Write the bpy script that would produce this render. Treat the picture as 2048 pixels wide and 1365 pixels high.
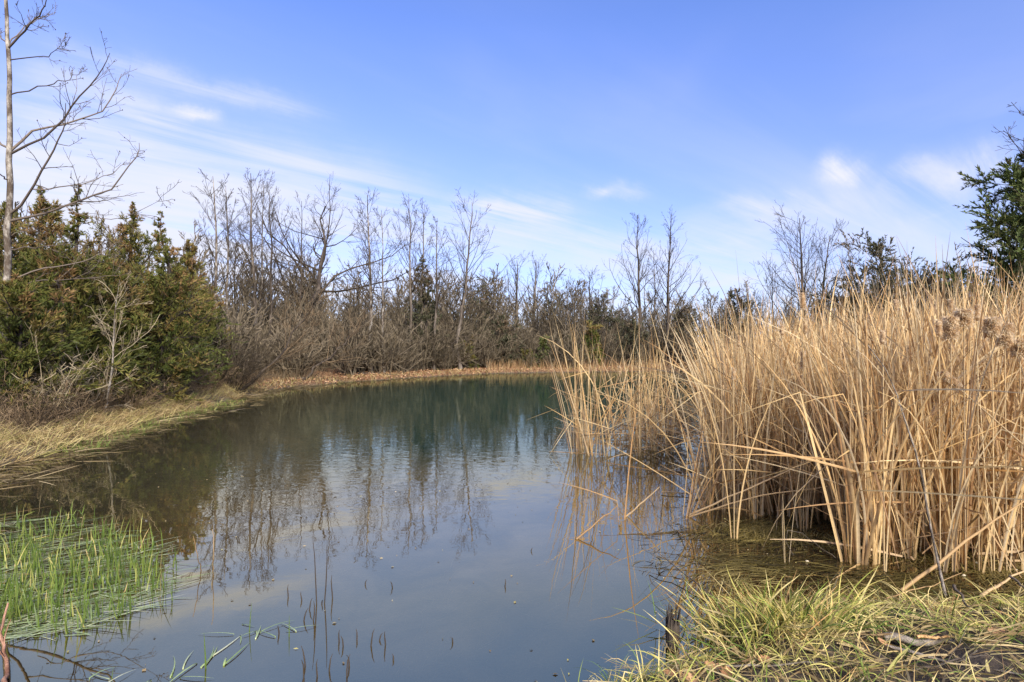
import bpy, math, random
import numpy as np
from mathutils import Vector

# ------------------------------------------------------------------ clear, camera, sky, sun
for o in list(bpy.data.objects):
    bpy.data.objects.remove(o)
scene = bpy.context.scene
COL = scene.collection
CAM_H = 1.70           # camera height above the pond surface (metres)
FPX = 1138.0           # focal length in photo pixels (20 mm on 36 mm, 2048 px wide)
HORIZ = 692.0          # photo row of the horizon

cam_d = bpy.data.cameras.new('camera')
cam_d.lens = 20.0
cam_d.sensor_width = 36.0
cam_d.clip_start = 0.05
cam_d.clip_end = 6000
cam = bpy.data.objects.new('camera', cam_d)
COL.objects.link(cam)
cam.location = (0, 0, CAM_H)
cam.rotation_euler = (math.radians(90) + math.atan((HORIZ - 682.5) / FPX), 0, 0)
scene.camera = cam

SUN_EL = math.radians(33)
SUN_AZ = math.radians(158)      # clockwise from +Y: behind the camera, a little to its right
world = bpy.data.worlds.new('World')
scene.world = world
world.use_nodes = True
wn = world.node_tree
wn.nodes.clear()


def N(tree, kind, **kw):
    n = tree.nodes.new(kind)
    for k, v in kw.items():
        if k in ('operation', 'blend_type', 'data_type', 'sky_type', 'noise_dimensions', 'attribute_name',
                 'attribute_type', 'interpolation', 'distribution', 'vector_type'):
            setattr(n, k, v)
        elif k.startswith('i_'):
            n.inputs[k[2:]].default_value = v
    return n


def L(tree, a, b):
    tree.links.new(a, b)


def math_node(tree, op, a, b=None, clamp=False):
    n = tree.nodes.new('ShaderNodeMath')
    n.operation = op
    n.use_clamp = clamp
    for i, v in enumerate((a, b)):
        if v is None:
            continue
        if isinstance(v, (int, float)):
            n.inputs[i].default_value = v
        else:
            tree.links.new(v, n.inputs[i])
    return n.outputs[0]


def mix_col(tree, fac, a, b, blend='MIX'):
    n = tree.nodes.new('ShaderNodeMix')
    n.data_type = 'RGBA'
    n.blend_type = blend
    for i, v in ((0, fac), (6, a), (7, b)):
        if isinstance(v, (int, float)):
            n.inputs[i].default_value = v
        elif isinstance(v, tuple):
            n.inputs[i].default_value = (*v, 1)
        else:
            tree.links.new(v, n.inputs[i])
    return n.outputs[2]


def ramp(tree, fac, stops, interp='LINEAR'):
    n = tree.nodes.new('ShaderNodeValToRGB')
    cr = n.color_ramp
    cr.interpolation = interp
    while len(cr.elements) < len(stops):
        cr.elements.new(0.5)
    for e, (p, c) in zip(cr.elements, stops):
        e.position = p
        e.color = (*c, 1) if isinstance(c, tuple) else (c, c, c, 1)
    tree.links.new(fac, n.inputs[0])
    return n.outputs[0]


def build_sky():
    t = wn
    sky = N(t, 'ShaderNodeTexSky', sky_type='NISHITA')
    sky.sun_disc = False
    sky.sun_elevation = SUN_EL
    sky.sun_rotation = SUN_AZ
    sky.altitude = 200
    sky.air_density = 1.0
    sky.dust_density = 1.0
    sky.ozone_density = 3.2
    tc = t.nodes.new('ShaderNodeTexCoord')
    sep = t.nodes.new('ShaderNodeSeparateXYZ')
    L(t, tc.outputs['Generated'], sep.inputs[0])
    tint = ramp(t, sep.outputs[2], [(0.0, (0.84, 0.80, 1.10)), (0.25, (0.86, 0.86, 1.25)), (0.48, (0.90, 0.96, 1.42))])
    tinted = mix_col(t, 1.0, sky.outputs[0], tint, 'MULTIPLY')
    # cirrus sheet: the view direction carried up to a flat cloud layer
    zz = math_node(t, 'MAXIMUM', math_node(t, 'ADD', sep.outputs[2], 0.06), 0.03)
    u = math_node(t, 'DIVIDE', sep.outputs[0], zz)
    v = math_node(t, 'DIVIDE', sep.outputs[1], zz)
    comb = t.nodes.new('ShaderNodeCombineXYZ')
    L(t, u, comb.inputs[0])
    L(t, v, comb.inputs[1])
    # streaks run towards the right of the far horizon
    rot = t.nodes.new('ShaderNodeMapping')
    rot.inputs['Rotation'].default_value = (0, 0, math.radians(-42))
    L(t, comb.outputs[0], rot.inputs[0])
    mp = t.nodes.new('ShaderNodeMapping')
    mp.inputs['Scale'].default_value = (0.30, 1.5, 1)
    mp.inputs['Location'].default_value = (3.2, 1.35, 0)
    L(t, rot.outputs[0], mp.inputs[0])
    n1 = N(t, 'ShaderNodeTexNoise', i_Scale=0.75, i_Detail=7.0, i_Roughness=0.56, i_Distortion=0.35)
    L(t, mp.outputs[0], n1.inputs['Vector'])
    n2 = N(t, 'ShaderNodeTexNoise', i_Scale=0.42, i_Detail=2.0, i_Roughness=0.5)
    L(t, comb.outputs[0], n2.inputs['Vector'])
    # broken, lumpier patches
    mp2 = t.nodes.new('ShaderNodeMapping')
    mp2.inputs['Scale'].default_value = (0.9, 0.55, 1)
    mp2.inputs['Location'].default_value = (7.1, 2.4, 0)
    L(t, comb.outputs[0], mp2.inputs[0])
    n3 = N(t, 'ShaderNodeTexNoise', i_Scale=1.15, i_Detail=6.0, i_Roughness=0.5, i_Distortion=0.2)
    L(t, mp2.outputs[0], n3.inputs['Vector'])
    streak = ramp(t, n1.outputs[0], [(0.42, 0.0), (0.66, 1.0)], 'EASE')
    patch = ramp(t, n3.outputs[0], [(0.50, 0.0), (0.68, 1.0)], 'EASE')
    # thin veil, thicker to the left (west) and low over the horizon, clear overhead
    low = ramp(t, sep.outputs[2], [(0.0, 1.0), (0.14, 0.80), (0.30, 0.34), (0.50, 0.05), (1.0, 0.04)])
    west = ramp(t, math_node(t, 'ADD', math_node(t, 'MULTIPLY', sep.outputs[0], -0.5), 0.5),
                [(0.15, 0.62), (0.45, 0.55), (0.62, 0.85), (0.80, 1.75), (1.0, 1.9)])
    cover = math_node(t, 'MULTIPLY', low, west)
    cl = math_node(t, 'ADD', math_node(t, 'MULTIPLY', streak, 0.75), math_node(t, 'MULTIPLY', patch, 0.55))
    cl = math_node(t, 'ADD', cl, 0.46)
    amt = math_node(t, 'MULTIPLY', math_node(t, 'MULTIPLY', cl, cover), 1.0, clamp=True)
    amt = math_node(t, 'MULTIPLY', amt, 0.93)
    # the cirrus streaks and patches one can pick out, each a band of sky along its own great circle
    wn1 = N(t, 'ShaderNodeTexNoise', i_Scale=7.0, i_Detail=7.0, i_Roughness=0.66)
    L(t, tc.outputs['Generated'], wn1.inputs['Vector'])
    off = t.nodes.new('ShaderNodeVectorMath')
    off.operation = 'MULTIPLY_ADD'
    L(t, wn1.outputs['Color'], off.inputs[0])
    off.inputs[1].default_value = (0.07, 0.07, 0.07)
    off.inputs[2].default_value = (-0.035, -0.035, -0.035)
    wd = t.nodes.new('ShaderNodeVectorMath')
    wd.operation = 'ADD'
    L(t, tc.outputs['Generated'], wd.inputs[0])
    L(t, off.outputs[0], wd.inputs[1])
    mp4 = t.nodes.new('ShaderNodeMapping')
    mp4.inputs['Scale'].default_value = (0.55, 4.2, 1)
    L(t, rot.outputs[0], mp4.inputs[0])
    n4 = N(t, 'ShaderNodeTexNoise', i_Scale=1.1, i_Detail=8.0, i_Roughness=0.62, i_Distortion=0.5)
    L(t, mp4.outputs[0], n4.inputs['Vector'])
    tex = ramp(t, n4.outputs[0], [(0.34, 0.12), (0.62, 1.35)])
    bands = [((130, 100), (640, 222), 0.016, 0.42), ((200, 190), (370, 238), 0.018, 0.55), ((345, 205), (440, 228), 0.010, 1.0),
             ((250, 250), (740, 352), 0.032, 0.42), ((900, 425), (1150, 430), 0.028, 0.62), ((1640, 328), (1740, 356), 0.017, 0.9),
             ((1180, 384), (1300, 388), 0.011, 0.55), ((1850, 385), (2020, 315), 0.028, 0.65), ((1480, 425), (1760, 400), 0.028, 0.38),
             ((950, 470), (1260, 490), 0.022, 0.40), ((0, 235), (360, 330), 0.065, 0.62), ((420, 300), (900, 420), 0.05, 0.30),
             ((1400, 470), (1950, 450), 0.05, 0.32), ((100, 380), (500, 430), 0.05, 0.5), ((60, 140), (330, 205), 0.02, 0.4), ((300, 345), (720, 395), 0.022, 0.5),
             ((700, 405), (1150, 445), 0.02, 0.55), ((1150, 505), (1500, 520), 0.03, 0.5), ((1750, 380), (1900, 330), 0.018, 0.5), ((1440, 400), (1600, 415), 0.014, 0.5), ((500, 430), (1000, 500), 0.03, 0.5)]
    def dirv(p):
        v = Vector(((p[0] - 1024) / 1138.0, 1.0, -(p[1] - 692) / 1138.0))
        return v.normalized()
    for p, q, w, st in bands:
        a, b = dirv(p), dirv(q)
        c = (a + b).normalized()
        ax = (b - a).normalized()
        nn = c.cross(ax).normalized()
        half = (b - a).length / 2
        def dot(vec):
            d = t.nodes.new('ShaderNodeVectorMath')
            d.operation = 'DOT_PRODUCT'
            L(t, wd.outputs[0], d.inputs[0])
            d.inputs[1].default_value = vec
            return d.outputs['Value']
        e1 = math_node(t, 'POWER', math_node(t, 'ABSOLUTE', math_node(t, 'DIVIDE', dot(nn), w)), 2.0)
        e2 = math_node(t, 'POWER', math_node(t, 'ABSOLUTE', math_node(t, 'DIVIDE', dot(ax), half)), 4.0)
        front = math_node(t, 'GREATER_THAN', dot(c), 0.0)
        g = math_node(t, 'EXPONENT', math_node(t, 'MULTIPLY', math_node(t, 'ADD', e1, e2), -1.0))
        g = math_node(t, 'MULTIPLY', math_node(t, 'MULTIPLY', g, st), math_node(t, 'MULTIPLY', tex, front))
        # veils stack: 1 - (1 - a)(1 - g)
        amt = math_node(t, 'SUBTRACT', 1.0, math_node(t, 'MULTIPLY', math_node(t, 'SUBTRACT', 1.0, amt), math_node(t, 'SUBTRACT', 1.0, g)), clamp=True)
    col = mix_col(t, amt, tinted, (4.2, 4.3, 5.0))
    bg = t.nodes.new('ShaderNodeBackground')
    bg.inputs[1].default_value = 0.094
    L(t, col, bg.inputs[0])
    out = t.nodes.new('ShaderNodeOutputWorld')
    L(t, bg.outputs[0], out.inputs[0])


build_sky()

sun_d = bpy.data.lights.new('sun', 'SUN')
sun_d.energy = 3.9
sun_d.angle = math.radians(20)
sun_d.color = (1.0, 0.93, 0.80)
sun = bpy.data.objects.new('sun', sun_d)
COL.objects.link(sun)
sdir = Vector((math.sin(SUN_AZ) * math.cos(SUN_EL), math.cos(SUN_AZ) * math.cos(SUN_EL), math.sin(SUN_EL)))
sun.rotation_euler = sdir.to_track_quat('Z', 'Y').to_euler()
sun.location = sdir * 60

vs = scene.view_settings
vs.view_transform = 'Standard'
vs.look = 'None'
vs.gamma = 1
vs.use_curve_mapping = False
vs.exposure = 1.15
scene.render.engine = 'CYCLES'
scene.cycles.max_bounces = 8
scene.cycles.transparent_max_bounces = 12
scene.cycles.diffuse_bounces = 3
scene.cycles.caustics_reflective = False
scene.cycles.caustics_refractive = False


# ------------------------------------------------------------------ mesh helpers (numpy)
def make_mesh(name, parts, mat, smooth=False):
    """parts: list of (V (n,3), F (m,3|4), attrs dict of per-vertex floats)"""
    Vs, loops, starts, off, loff = [], [], [], 0, 0
    keys = set()
    for p in parts:
        keys |= set(p[2].keys())
    at = {k: [] for k in keys}
    for V, F, A in parts:
        if len(V) == 0:
            continue
        Vs.append(V)
        F = np.asarray(F, dtype=np.int64)
        w = F.shape[1]
        loops.append((F + off).ravel())
        starts.append(loff + np.arange(len(F)) * w)
        loff += F.size
        off += len(V)
        for k in keys:
            a = A.get(k)
            at[k].append(np.zeros(len(V)) if a is None else np.broadcast_to(np.asarray(a, float), (len(V),)))
    V = np.concatenate(Vs).astype(np.float32)
    lo = np.concatenate(loops).astype(np.int32)
    st = np.concatenate(starts).astype(np.int32)
    me = bpy.data.meshes.new(name)
    me.vertices.add(len(V))
    me.vertices.foreach_set('co', V.ravel())
    me.loops.add(len(lo))
    me.loops.foreach_set('vertex_index', lo)
    me.polygons.add(len(st))
    me.polygons.foreach_set('loop_start', st)
    if smooth:
        me.polygons.foreach_set('use_smooth', np.ones(len(st), dtype=bool))
    me.update(calc_edges=True)
    for k in keys:
        a = me.attributes.new(k, 'FLOAT', 'POINT')
        a.data.foreach_set('value', np.concatenate(at[k]).astype(np.float32))
    if mat is not None:
        me.materials.append(mat)
    return me


def link(name, data, parent=None, loc=None):
    o = bpy.data.objects.new(name, data)
    COL.objects.link(o)
    if parent is not None:
        o.parent = parent
    if loc is not None:
        o.location = loc
    return o


def tag(o, label=None, cat=None, group=None, kind=None):
    if label:
        o['label'] = label
    if cat:
        o['category'] = cat
    if group:
        o['group'] = group
    if kind:
        o['kind'] = kind
    return o


def root(name, loc, label, cat, group=None):
    return tag(link(name, None, None, loc), label, cat, group)


def shift(parts, base):
    b = np.asarray(base, float)
    return [(V - b, F, A) for V, F, A in parts]


def unit(v):
    return v / np.maximum(np.linalg.norm(v, axis=-1, keepdims=True), 1e-9)


def tangents(P):
    T = np.empty_like(P)
    T[:, 1:-1] = P[:, 2:] - P[:, :-2]
    T[:, 0] = P[:, 1] - P[:, 0]
    T[:, -1] = P[:, -1] - P[:, -2]
    return unit(T)


def tubes(P, R, sides=3, rnd=None, close=False):
    n, K, _ = P.shape
    T = tangents(P)
    mean = unit(T.mean(1))
    ref = np.zeros((n, 3))
    ref[np.arange(n), np.argmin(np.abs(mean), axis=1)] = 1
    A = unit(np.cross(T, ref[:, None, :]))
    B = np.cross(T, A)
    ang = np.arange(sides) / sides * 2 * math.pi
    V = (P[:, :, None, :] + R[:, :, None, None] *
         (A[:, :, None, :] * np.cos(ang)[None, None, :, None] + B[:, :, None, :] * np.sin(ang)[None, None, :, None]))
    V = V.reshape(-1, 3)
    i = np.arange(n)[:, None, None] * K * sides
    k = np.arange(K - 1)[None, :, None] * sides
    s = np.arange(sides)[None, None, :]
    s2 = (s + 1) % sides
    F = np.stack([i + k + s, i + k + s2, i + k + sides + s2, i + k + sides + s], -1).reshape(-1, 4)
    t = np.broadcast_to(np.linspace(0, 1, K)[None, :, None], (n, K, sides)).ravel()
    if rnd is None:
        rnd = np.zeros(n)
    r = np.broadcast_to(np.asarray(rnd)[:, None, None], (n, K, sides)).ravel()
    return (V, F, {'t': t, 'rnd': r})


def ribbons(P, W, normal, rnd=None, fold=0.0):
    """flat strips; with fold, a shallow V section"""
    n, K, _ = P.shape
    T = tangents(P)
    S = unit(np.cross(T, normal[:, None, :] if normal.ndim == 2 else normal))
    if fold:
        U = np.cross(S, T)
        V = np.stack([P - S * W[..., None] / 2, P - U * W[..., None] * fold, P + S * W[..., None] / 2], 2)
        c = 3
    else:
        V = np.stack([P - S * W[..., None] / 2, P + S * W[..., None] / 2], 2)
        c = 2
    V = V.reshape(-1, 3)
    i = np.arange(n)[:, None, None] * K * c
    k = np.arange(K - 1)[None, :, None] * c
    s = np.arange(c - 1)[None, None, :]
    F = np.stack([i + k + s, i + k + s + 1, i + k + c + s + 1, i + k + c + s], -1).reshape(-1, 4)
    t = np.broadcast_to(np.linspace(0, 1, K)[None, :, None], (n, K, c)).ravel()
    if rnd is None:
        rnd = np.zeros(n)
    r = np.broadcast_to(np.asarray(rnd)[:, None, None], (n, K, c)).ravel()
    return (V, F, {'t': t, 'rnd': r})


def blade_paths(base, az, lean, length, curl, K, tb=None, kink=None, sway=None):
    n = len(base)
    sm = (np.arange(K) + 0.5) / K
    th = lean[:, None] + curl[:, None] * sm[None, :] ** 1.6
    if tb is not None:
        th = th + kink[:, None] * (sm[None, :] > tb[:, None])
    a = az[:, None] + (0 if sway is None else sway[:, None] * sm[None, :])
    st = (length / K)[:, None]
    d = np.stack([np.sin(th) * np.cos(a) * st, np.sin(th) * np.sin(a) * st, np.cos(th) * st], -1)
    P = np.zeros((n, K + 1, 3))
    P[:, 1:] = np.cumsum(d, 1)
    return P + base[:, None, :]


def rand_normal(rng, n, flat=0.25):
    a = rng.uniform(0, 2 * math.pi, n)
    return unit(np.stack([np.cos(a), np.sin(a), rng.normal(0, flat, n)], -1))


def px(x, y, Y):
    """photo pixel at forward distance Y -> world point"""
    return np.array([(x - 1024.0) / FPX * Y, Y, CAM_H - (y - HORIZ) / FPX * Y])


def px_x(x, Y):
    return (x - 1024.0) / FPX * Y


# ------------------------------------------------------------------ terrain shape
SHORE = np.array([(0.0, 2.20), (0.34, 2.72), (0.70, 2.96), (1.05, 3.05), (1.20, 3.38), (1.75, 3.56), (2.7, 3.60), (4.2, 3.72),
                  (6.4, 4.3), (9.0, 7.0), (10.5, 11), (12, 16), (14.5, 22), (17.5, 30), (15.5, 37), (10, 38), (5, 37),
                  (-0.7, 35.3), (-4.2, 31.8), (-6.9, 28), (-9.0, 24), (-9.3, 20), (-8.9, 17.6), (-8.4, 14), (-7.95, 11.4),
                  (-7.45, 8.7), (-7.15, 7.4), (-6.7, 6), (-5.3, 4.2), (-3.3, 2.75), (-1.5, 2.0)])


def wob(x, y):
    return (0.5 * np.sin(1.7 * x + 0.9 * y + 0.4) + 0.35 * np.sin(-1.1 * x + 2.6 * y + 1.9)
            + 0.3 * np.sin(4.3 * x + 1.3 * y) + 0.22 * np.sin(2.2 * x - 5.6 * y + 0.7))


def signed(x, y):
    """distance to the shoreline, positive on land"""
    x = np.asarray(x, float)
    y = np.asarray(y, float)
    best = np.full(x.shape, 1e18)
    inside = np.zeros(x.shape, bool)
    A = SHORE
    B = np.roll(SHORE, -1, 0)
    for (ax, ay), (bx, by) in zip(A, B):
        dx, dy = bx - ax, by - ay
        t = np.clip(((x - ax) * dx + (y - ay) * dy) / (dx * dx + dy * dy), 0, 1)
        d = (x - ax - t * dx) ** 2 + (y - ay - t * dy) ** 2
        best = np.minimum(best, d)
        cond = ((ay > y) != (by > y))
        with np.errstate(divide='ignore', invalid='ignore'):
            xi = dx * (y - ay) / (dy if dy else 1e-9) + ax
        inside ^= cond & (x < xi)
    d = np.sqrt(best)
    s = np.where(inside, -d, d)
    return s + 0.10 * wob(x, y) * np.clip(y / 6, 0.35, 2.2)


def bump(x, y):
    return (0.018 * np.sin(7.1 * x + 3.3 * y) + 0.016 * np.sin(-4.7 * x + 8.9 * y + 1) +
            0.012 * np.sin(13.1 * x - 6.0 * y + 2) + 0.01 * np.sin(5.0 * x + 17.0 * y))


def ground(x, y):
    x, y = np.asarray(x, float), np.asarray(y, float)
    s = signed(x, y)
    land = 0.15 * (1 - np.exp(-np.maximum(s, 0) / 0.22)) + 0.030 * np.minimum(np.maximum(s, 0), 8) \
        + 0.012 * np.clip(s - 8, 0, 120) + bump(x, y) * np.clip(s * 3, 0, 1) * 1.2
    m = np.maximum(-s, 0)
    shelf = np.clip((x - 0.3) / 0.9, 0, 1) * np.clip((13.5 - y) / 2.5, 0, 1)
    dp = np.minimum(0.16 * m + 0.02 * np.minimum(m, 1), 1.6)
    dp = dp * (1 - shelf) + np.minimum(dp, 0.26) * shelf
    water = -dp + 0.3 * bump(x, y) * np.clip(m, 0, 1)
    return np.where(s > 0, land, water)


# ------------------------------------------------------------------ materials
def new_mat(name):
    m = bpy.data.materials.new(name)
    m.use_nodes = True
    t = m.node_tree
    b = t.nodes['Principled BSDF']
    return m, t, b


def attr(t, name):
    n = N(t, 'ShaderNodeAttribute', attribute_name=name)
    return n.outputs['Fac']


def strand_mat(name, stops, rough=0.6, root_col=None, root_end=0.15, transl=0.0, tip_col=None, grain=60.0, obj_rand=True):
    """dry or green blades: colour from a per-blade value, fine lengthwise grain"""
    m, t, b = new_mat(name)
    r = attr(t, 'rnd')
    if obj_rand:
        oi = t.nodes.new('ShaderNodeObjectInfo')
        r = math_node(t, 'FRACT', math_node(t, 'ADD', r, oi.outputs['Random']))
    col = ramp(t, r, stops)
    tt = attr(t, 't')
    tc = t.nodes.new('ShaderNodeTexCoord')
    ns = N(t, 'ShaderNodeTexNoise', i_Scale=grain, i_Detail=3.0)
    L(t, tc.outputs['Object'], ns.inputs['Vector'])
    col = mix_col(t, 0.35, col, ramp(t, ns.outputs[0], [(0.3, 0.45), (0.75, 1.25)]), 'MULTIPLY')
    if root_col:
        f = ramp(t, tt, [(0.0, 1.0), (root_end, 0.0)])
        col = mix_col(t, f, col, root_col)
    if tip_col:
        f = ramp(t, tt, [(0.72, 0.0), (1.0, 1.0)])
        col = mix_col(t, f, col, tip_col)
    L(t, col, b.inputs['Base Color'])
    b.inputs['Roughness'].default_value = rough
    b.inputs['Specular IOR Level'].default_value = 0.3
    if transl:
        tr = t.nodes.new('ShaderNodeBsdfTranslucent')
        L(t, col, tr.inputs[0])
        mx = t.nodes.new('ShaderNodeMixShader')
        mx.inputs[0].default_value = transl
        L(t, b.outputs[0], mx.inputs[1])
        L(t, tr.outputs[0], mx.inputs[2])
        L(t, mx.outputs[0], t.nodes['Material Output'].inputs[0])
    return m


def bark_mat(name, dark, light, balance=0.5, scale=3.0, stretch=0.35):
    m, t, b = new_mat(name)
    tc = t.nodes.new('ShaderNodeTexCoord')
    mp = t.nodes.new('ShaderNodeMapping')
    mp.inputs['Scale'].default_value = (1, 1, stretch)
    L(t, tc.outputs['Object'], mp.inputs[0])
    n = N(t, 'ShaderNodeTexNoise', i_Scale=scale, i_Detail=6.0, i_Roughness=0.65)
    L(t, mp.outputs[0], n.inputs['Vector'])
    f = ramp(t, n.outputs[0], [(max(0.0, balance - 0.10), 0.0), (min(1.0, balance + 0.10), 1.0)])
    n2 = N(t, 'ShaderNodeTexNoise', i_Scale=scale * 9, i_Detail=4.0)
    L(t, mp.outputs[0], n2.inputs['Vector'])
    col = mix_col(t, f, dark, light)
    col = mix_col(t, 0.5, col, ramp(t, n2.outputs[0], [(0.3, 0.45), (0.7, 1.3)]), 'MULTIPLY')
    L(t, col, b.inputs['Base Color'])
    b.inputs['Roughness'].default_value = 0.85
    b.inputs['Specular IOR Level'].default_value = 0.2
    bp = t.nodes.new('ShaderNodeBump')
    bp.inputs['Strength'].default_value = 0.5
    bp.inputs['Distance'].default_value = 0.02
    L(t, n2.outputs[0], bp.inputs['Height'])
    L(t, bp.outputs[0], b.inputs['Normal'])
    return m


def twig_mat(name, c0, c1):
    m, t, b = new_mat(name)
    r = attr(t, 'rnd')
    col = ramp(t, r, [(0.0, c0), (1.0, c1)])
    L(t, col, b.inputs['Base Color'])
    b.inputs['Roughness'].default_value = 0.8
    b.inputs['Specular IOR Level'].default_value = 0.2
    return m


M = {}
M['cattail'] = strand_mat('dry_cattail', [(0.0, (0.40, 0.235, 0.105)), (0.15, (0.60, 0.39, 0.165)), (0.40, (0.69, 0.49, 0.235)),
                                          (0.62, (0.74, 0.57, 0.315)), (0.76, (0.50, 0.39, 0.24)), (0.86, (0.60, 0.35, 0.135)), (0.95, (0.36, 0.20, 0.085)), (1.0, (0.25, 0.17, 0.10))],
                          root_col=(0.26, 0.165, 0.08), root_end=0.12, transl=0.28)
M['cattail_old'] = strand_mat('fallen_cattail', [(0.0, (0.24, 0.14, 0.06)), (0.4, (0.42, 0.27, 0.12)), (0.7, (0.52, 0.36, 0.19)),
                                                 (1.0, (0.19, 0.12, 0.065))], transl=0.1)
M['seed'] = strand_mat('cattail_fluff', [(0.0, (0.36, 0.20, 0.085)), (0.3, (0.56, 0.37, 0.19)), (0.6, (0.74, 0.56, 0.34)),
                                         (1.0, (0.86, 0.74, 0.54))], rough=0.95, transl=0.5, obj_rand=False)
M['stalk'] = strand_mat('cattail_stalk', [(0.0, (0.34, 0.24, 0.13)), (1.0, (0.50, 0.36, 0.18))])
M['straw'] = strand_mat('dead_grass', [(0.0, (0.20, 0.125, 0.055)), (0.3, (0.36, 0.26, 0.115)), (0.6, (0.51, 0.395, 0.195)),
                                       (0.82, (0.36, 0.33, 0.10)), (1.0, (0.22, 0.14, 0.065))], transl=0.15, obj_rand=False)
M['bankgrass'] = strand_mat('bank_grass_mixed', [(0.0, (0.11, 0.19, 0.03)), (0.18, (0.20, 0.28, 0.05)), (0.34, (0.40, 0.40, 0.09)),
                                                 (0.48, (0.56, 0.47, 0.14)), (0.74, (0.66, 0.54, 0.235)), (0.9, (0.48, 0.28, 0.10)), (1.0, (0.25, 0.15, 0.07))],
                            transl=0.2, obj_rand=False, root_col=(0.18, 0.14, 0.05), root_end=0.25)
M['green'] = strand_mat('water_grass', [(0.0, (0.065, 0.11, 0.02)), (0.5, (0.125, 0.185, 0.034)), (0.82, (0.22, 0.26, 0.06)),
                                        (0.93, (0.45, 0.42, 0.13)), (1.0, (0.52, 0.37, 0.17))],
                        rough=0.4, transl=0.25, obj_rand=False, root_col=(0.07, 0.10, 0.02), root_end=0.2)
M['floatgrass'] = strand_mat('floating_blades', [(0.0, (0.14, 0.20, 0.06)), (0.5, (0.28, 0.34, 0.15)), (1.0, (0.44, 0.43, 0.27))],
                             rough=0.3, obj_rand=False)  # colours paled to carry the whitish sheen of the wet blades
M['algae'] = strand_mat('pond_weed', [(0.0, (0.030, 0.024, 0.009)), (0.4, (0.075, 0.058, 0.016)), (0.75, (0.15, 0.115, 0.032)), (1.0, (0.30, 0.23, 0.085))],
                        rough=0.35, obj_rand=False)
M['tangrass'] = strand_mat('far_tan_grass', [(0.0, (0.20, 0.105, 0.045)), (0.5, (0.32, 0.19, 0.085)), (1.0, (0.46, 0.32, 0.16))], transl=0.1, obj_rand=False)
M['cedar'] = strand_mat('cedar_sprays', [(0.0, (0.045, 0.060, 0.012)), (0.3, (0.095, 0.110, 0.020)), (0.55, (0.155, 0.150, 0.030)),
                                         (0.78, (0.21, 0.150, 0.046)), (1.0, (0.25, 0.140, 0.058))], rough=0.7, transl=0.22, obj_rand=False, grain=4.0)
M['cedar_dark'] = strand_mat('far_cedar_sprays', [(0.0, (0.045, 0.048, 0.026)), (0.5, (0.085, 0.085, 0.042)), (0.8, (0.125, 0.10, 0.058)),
                                                  (1.0, (0.17, 0.115, 0.07))], rough=0.7, transl=0.15, obj_rand=False, grain=4.0)
M['cedar_green'] = strand_mat('green_cedar_sprays', [(0.0, (0.040, 0.062, 0.018)), (0.5, (0.085, 0.115, 0.028)), (0.85, (0.14, 0.145, 0.04)),
                                                     (1.0, (0.20, 0.13, 0.055))], rough=0.7, transl=0.15, obj_rand=False, grain=4.0)
M['sycamore'] = bark_mat('pale_bark', (0.085, 0.064, 0.046), (0.40, 0.36, 0.30), 0.56, 7.0, 0.45)
M['bark'] = bark_mat('grey_brown_bark', (0.06, 0.046, 0.035), (0.17, 0.14, 0.11), 0.5, 4.0, 0.2)
M['darkbark'] = bark_mat('dark_bark', (0.035, 0.027, 0.022), (0.095, 0.074, 0.056), 0.5, 4.0, 0.2)
M['twig'] = twig_mat('grey_twigs', (0.024, 0.0175, 0.011), (0.072, 0.053, 0.034))
M['twig_pale'] = twig_mat('pale_twigs', (0.19, 0.145, 0.088), (0.44, 0.36, 0.235))
M['twig_brown'] = twig_mat('brown_twigs', (0.075, 0.050, 0.027), (0.20, 0.14, 0.08))
M['thicket'] = twig_mat('thicket_twigs', (0.042, 0.033, 0.020), (0.175, 0.138, 0.090))
M['litter'] = strand_mat('oak_leaves', [(0.0, (0.17, 0.075, 0.03)), (0.5, (0.36, 0.19, 0.085)), (1.0, (0.54, 0.34, 0.19))], rough=0.7, obj_rand=True)
M['wood'] = bark_mat('weathered_wood', (0.075, 0.058, 0.042), (0.26, 0.22, 0.175), 0.5, 14.0, 1.0)
M['redwood'] = bark_mat('reddish_root', (0.16, 0.075, 0.045), (0.36, 0.20, 0.13), 0.5, 9.0, 1.0)
M['orangewood'] = bark_mat('orange_split_wood', (0.30, 0.16, 0.06), (0.58, 0.36, 0.16), 0.5, 14.0, 0.3)


M['drowned'] = strand_mat('drowned_stems', [(0.0, (0.07, 0.045, 0.022)), (0.6, (0.17, 0.12, 0.055)), (1.0, (0.34, 0.26, 0.13))], rough=0.5, obj_rand=False)
M['rush'] = twig_mat('dead_rush', (0.035, 0.026, 0.018), (0.075, 0.052, 0.034))


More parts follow.
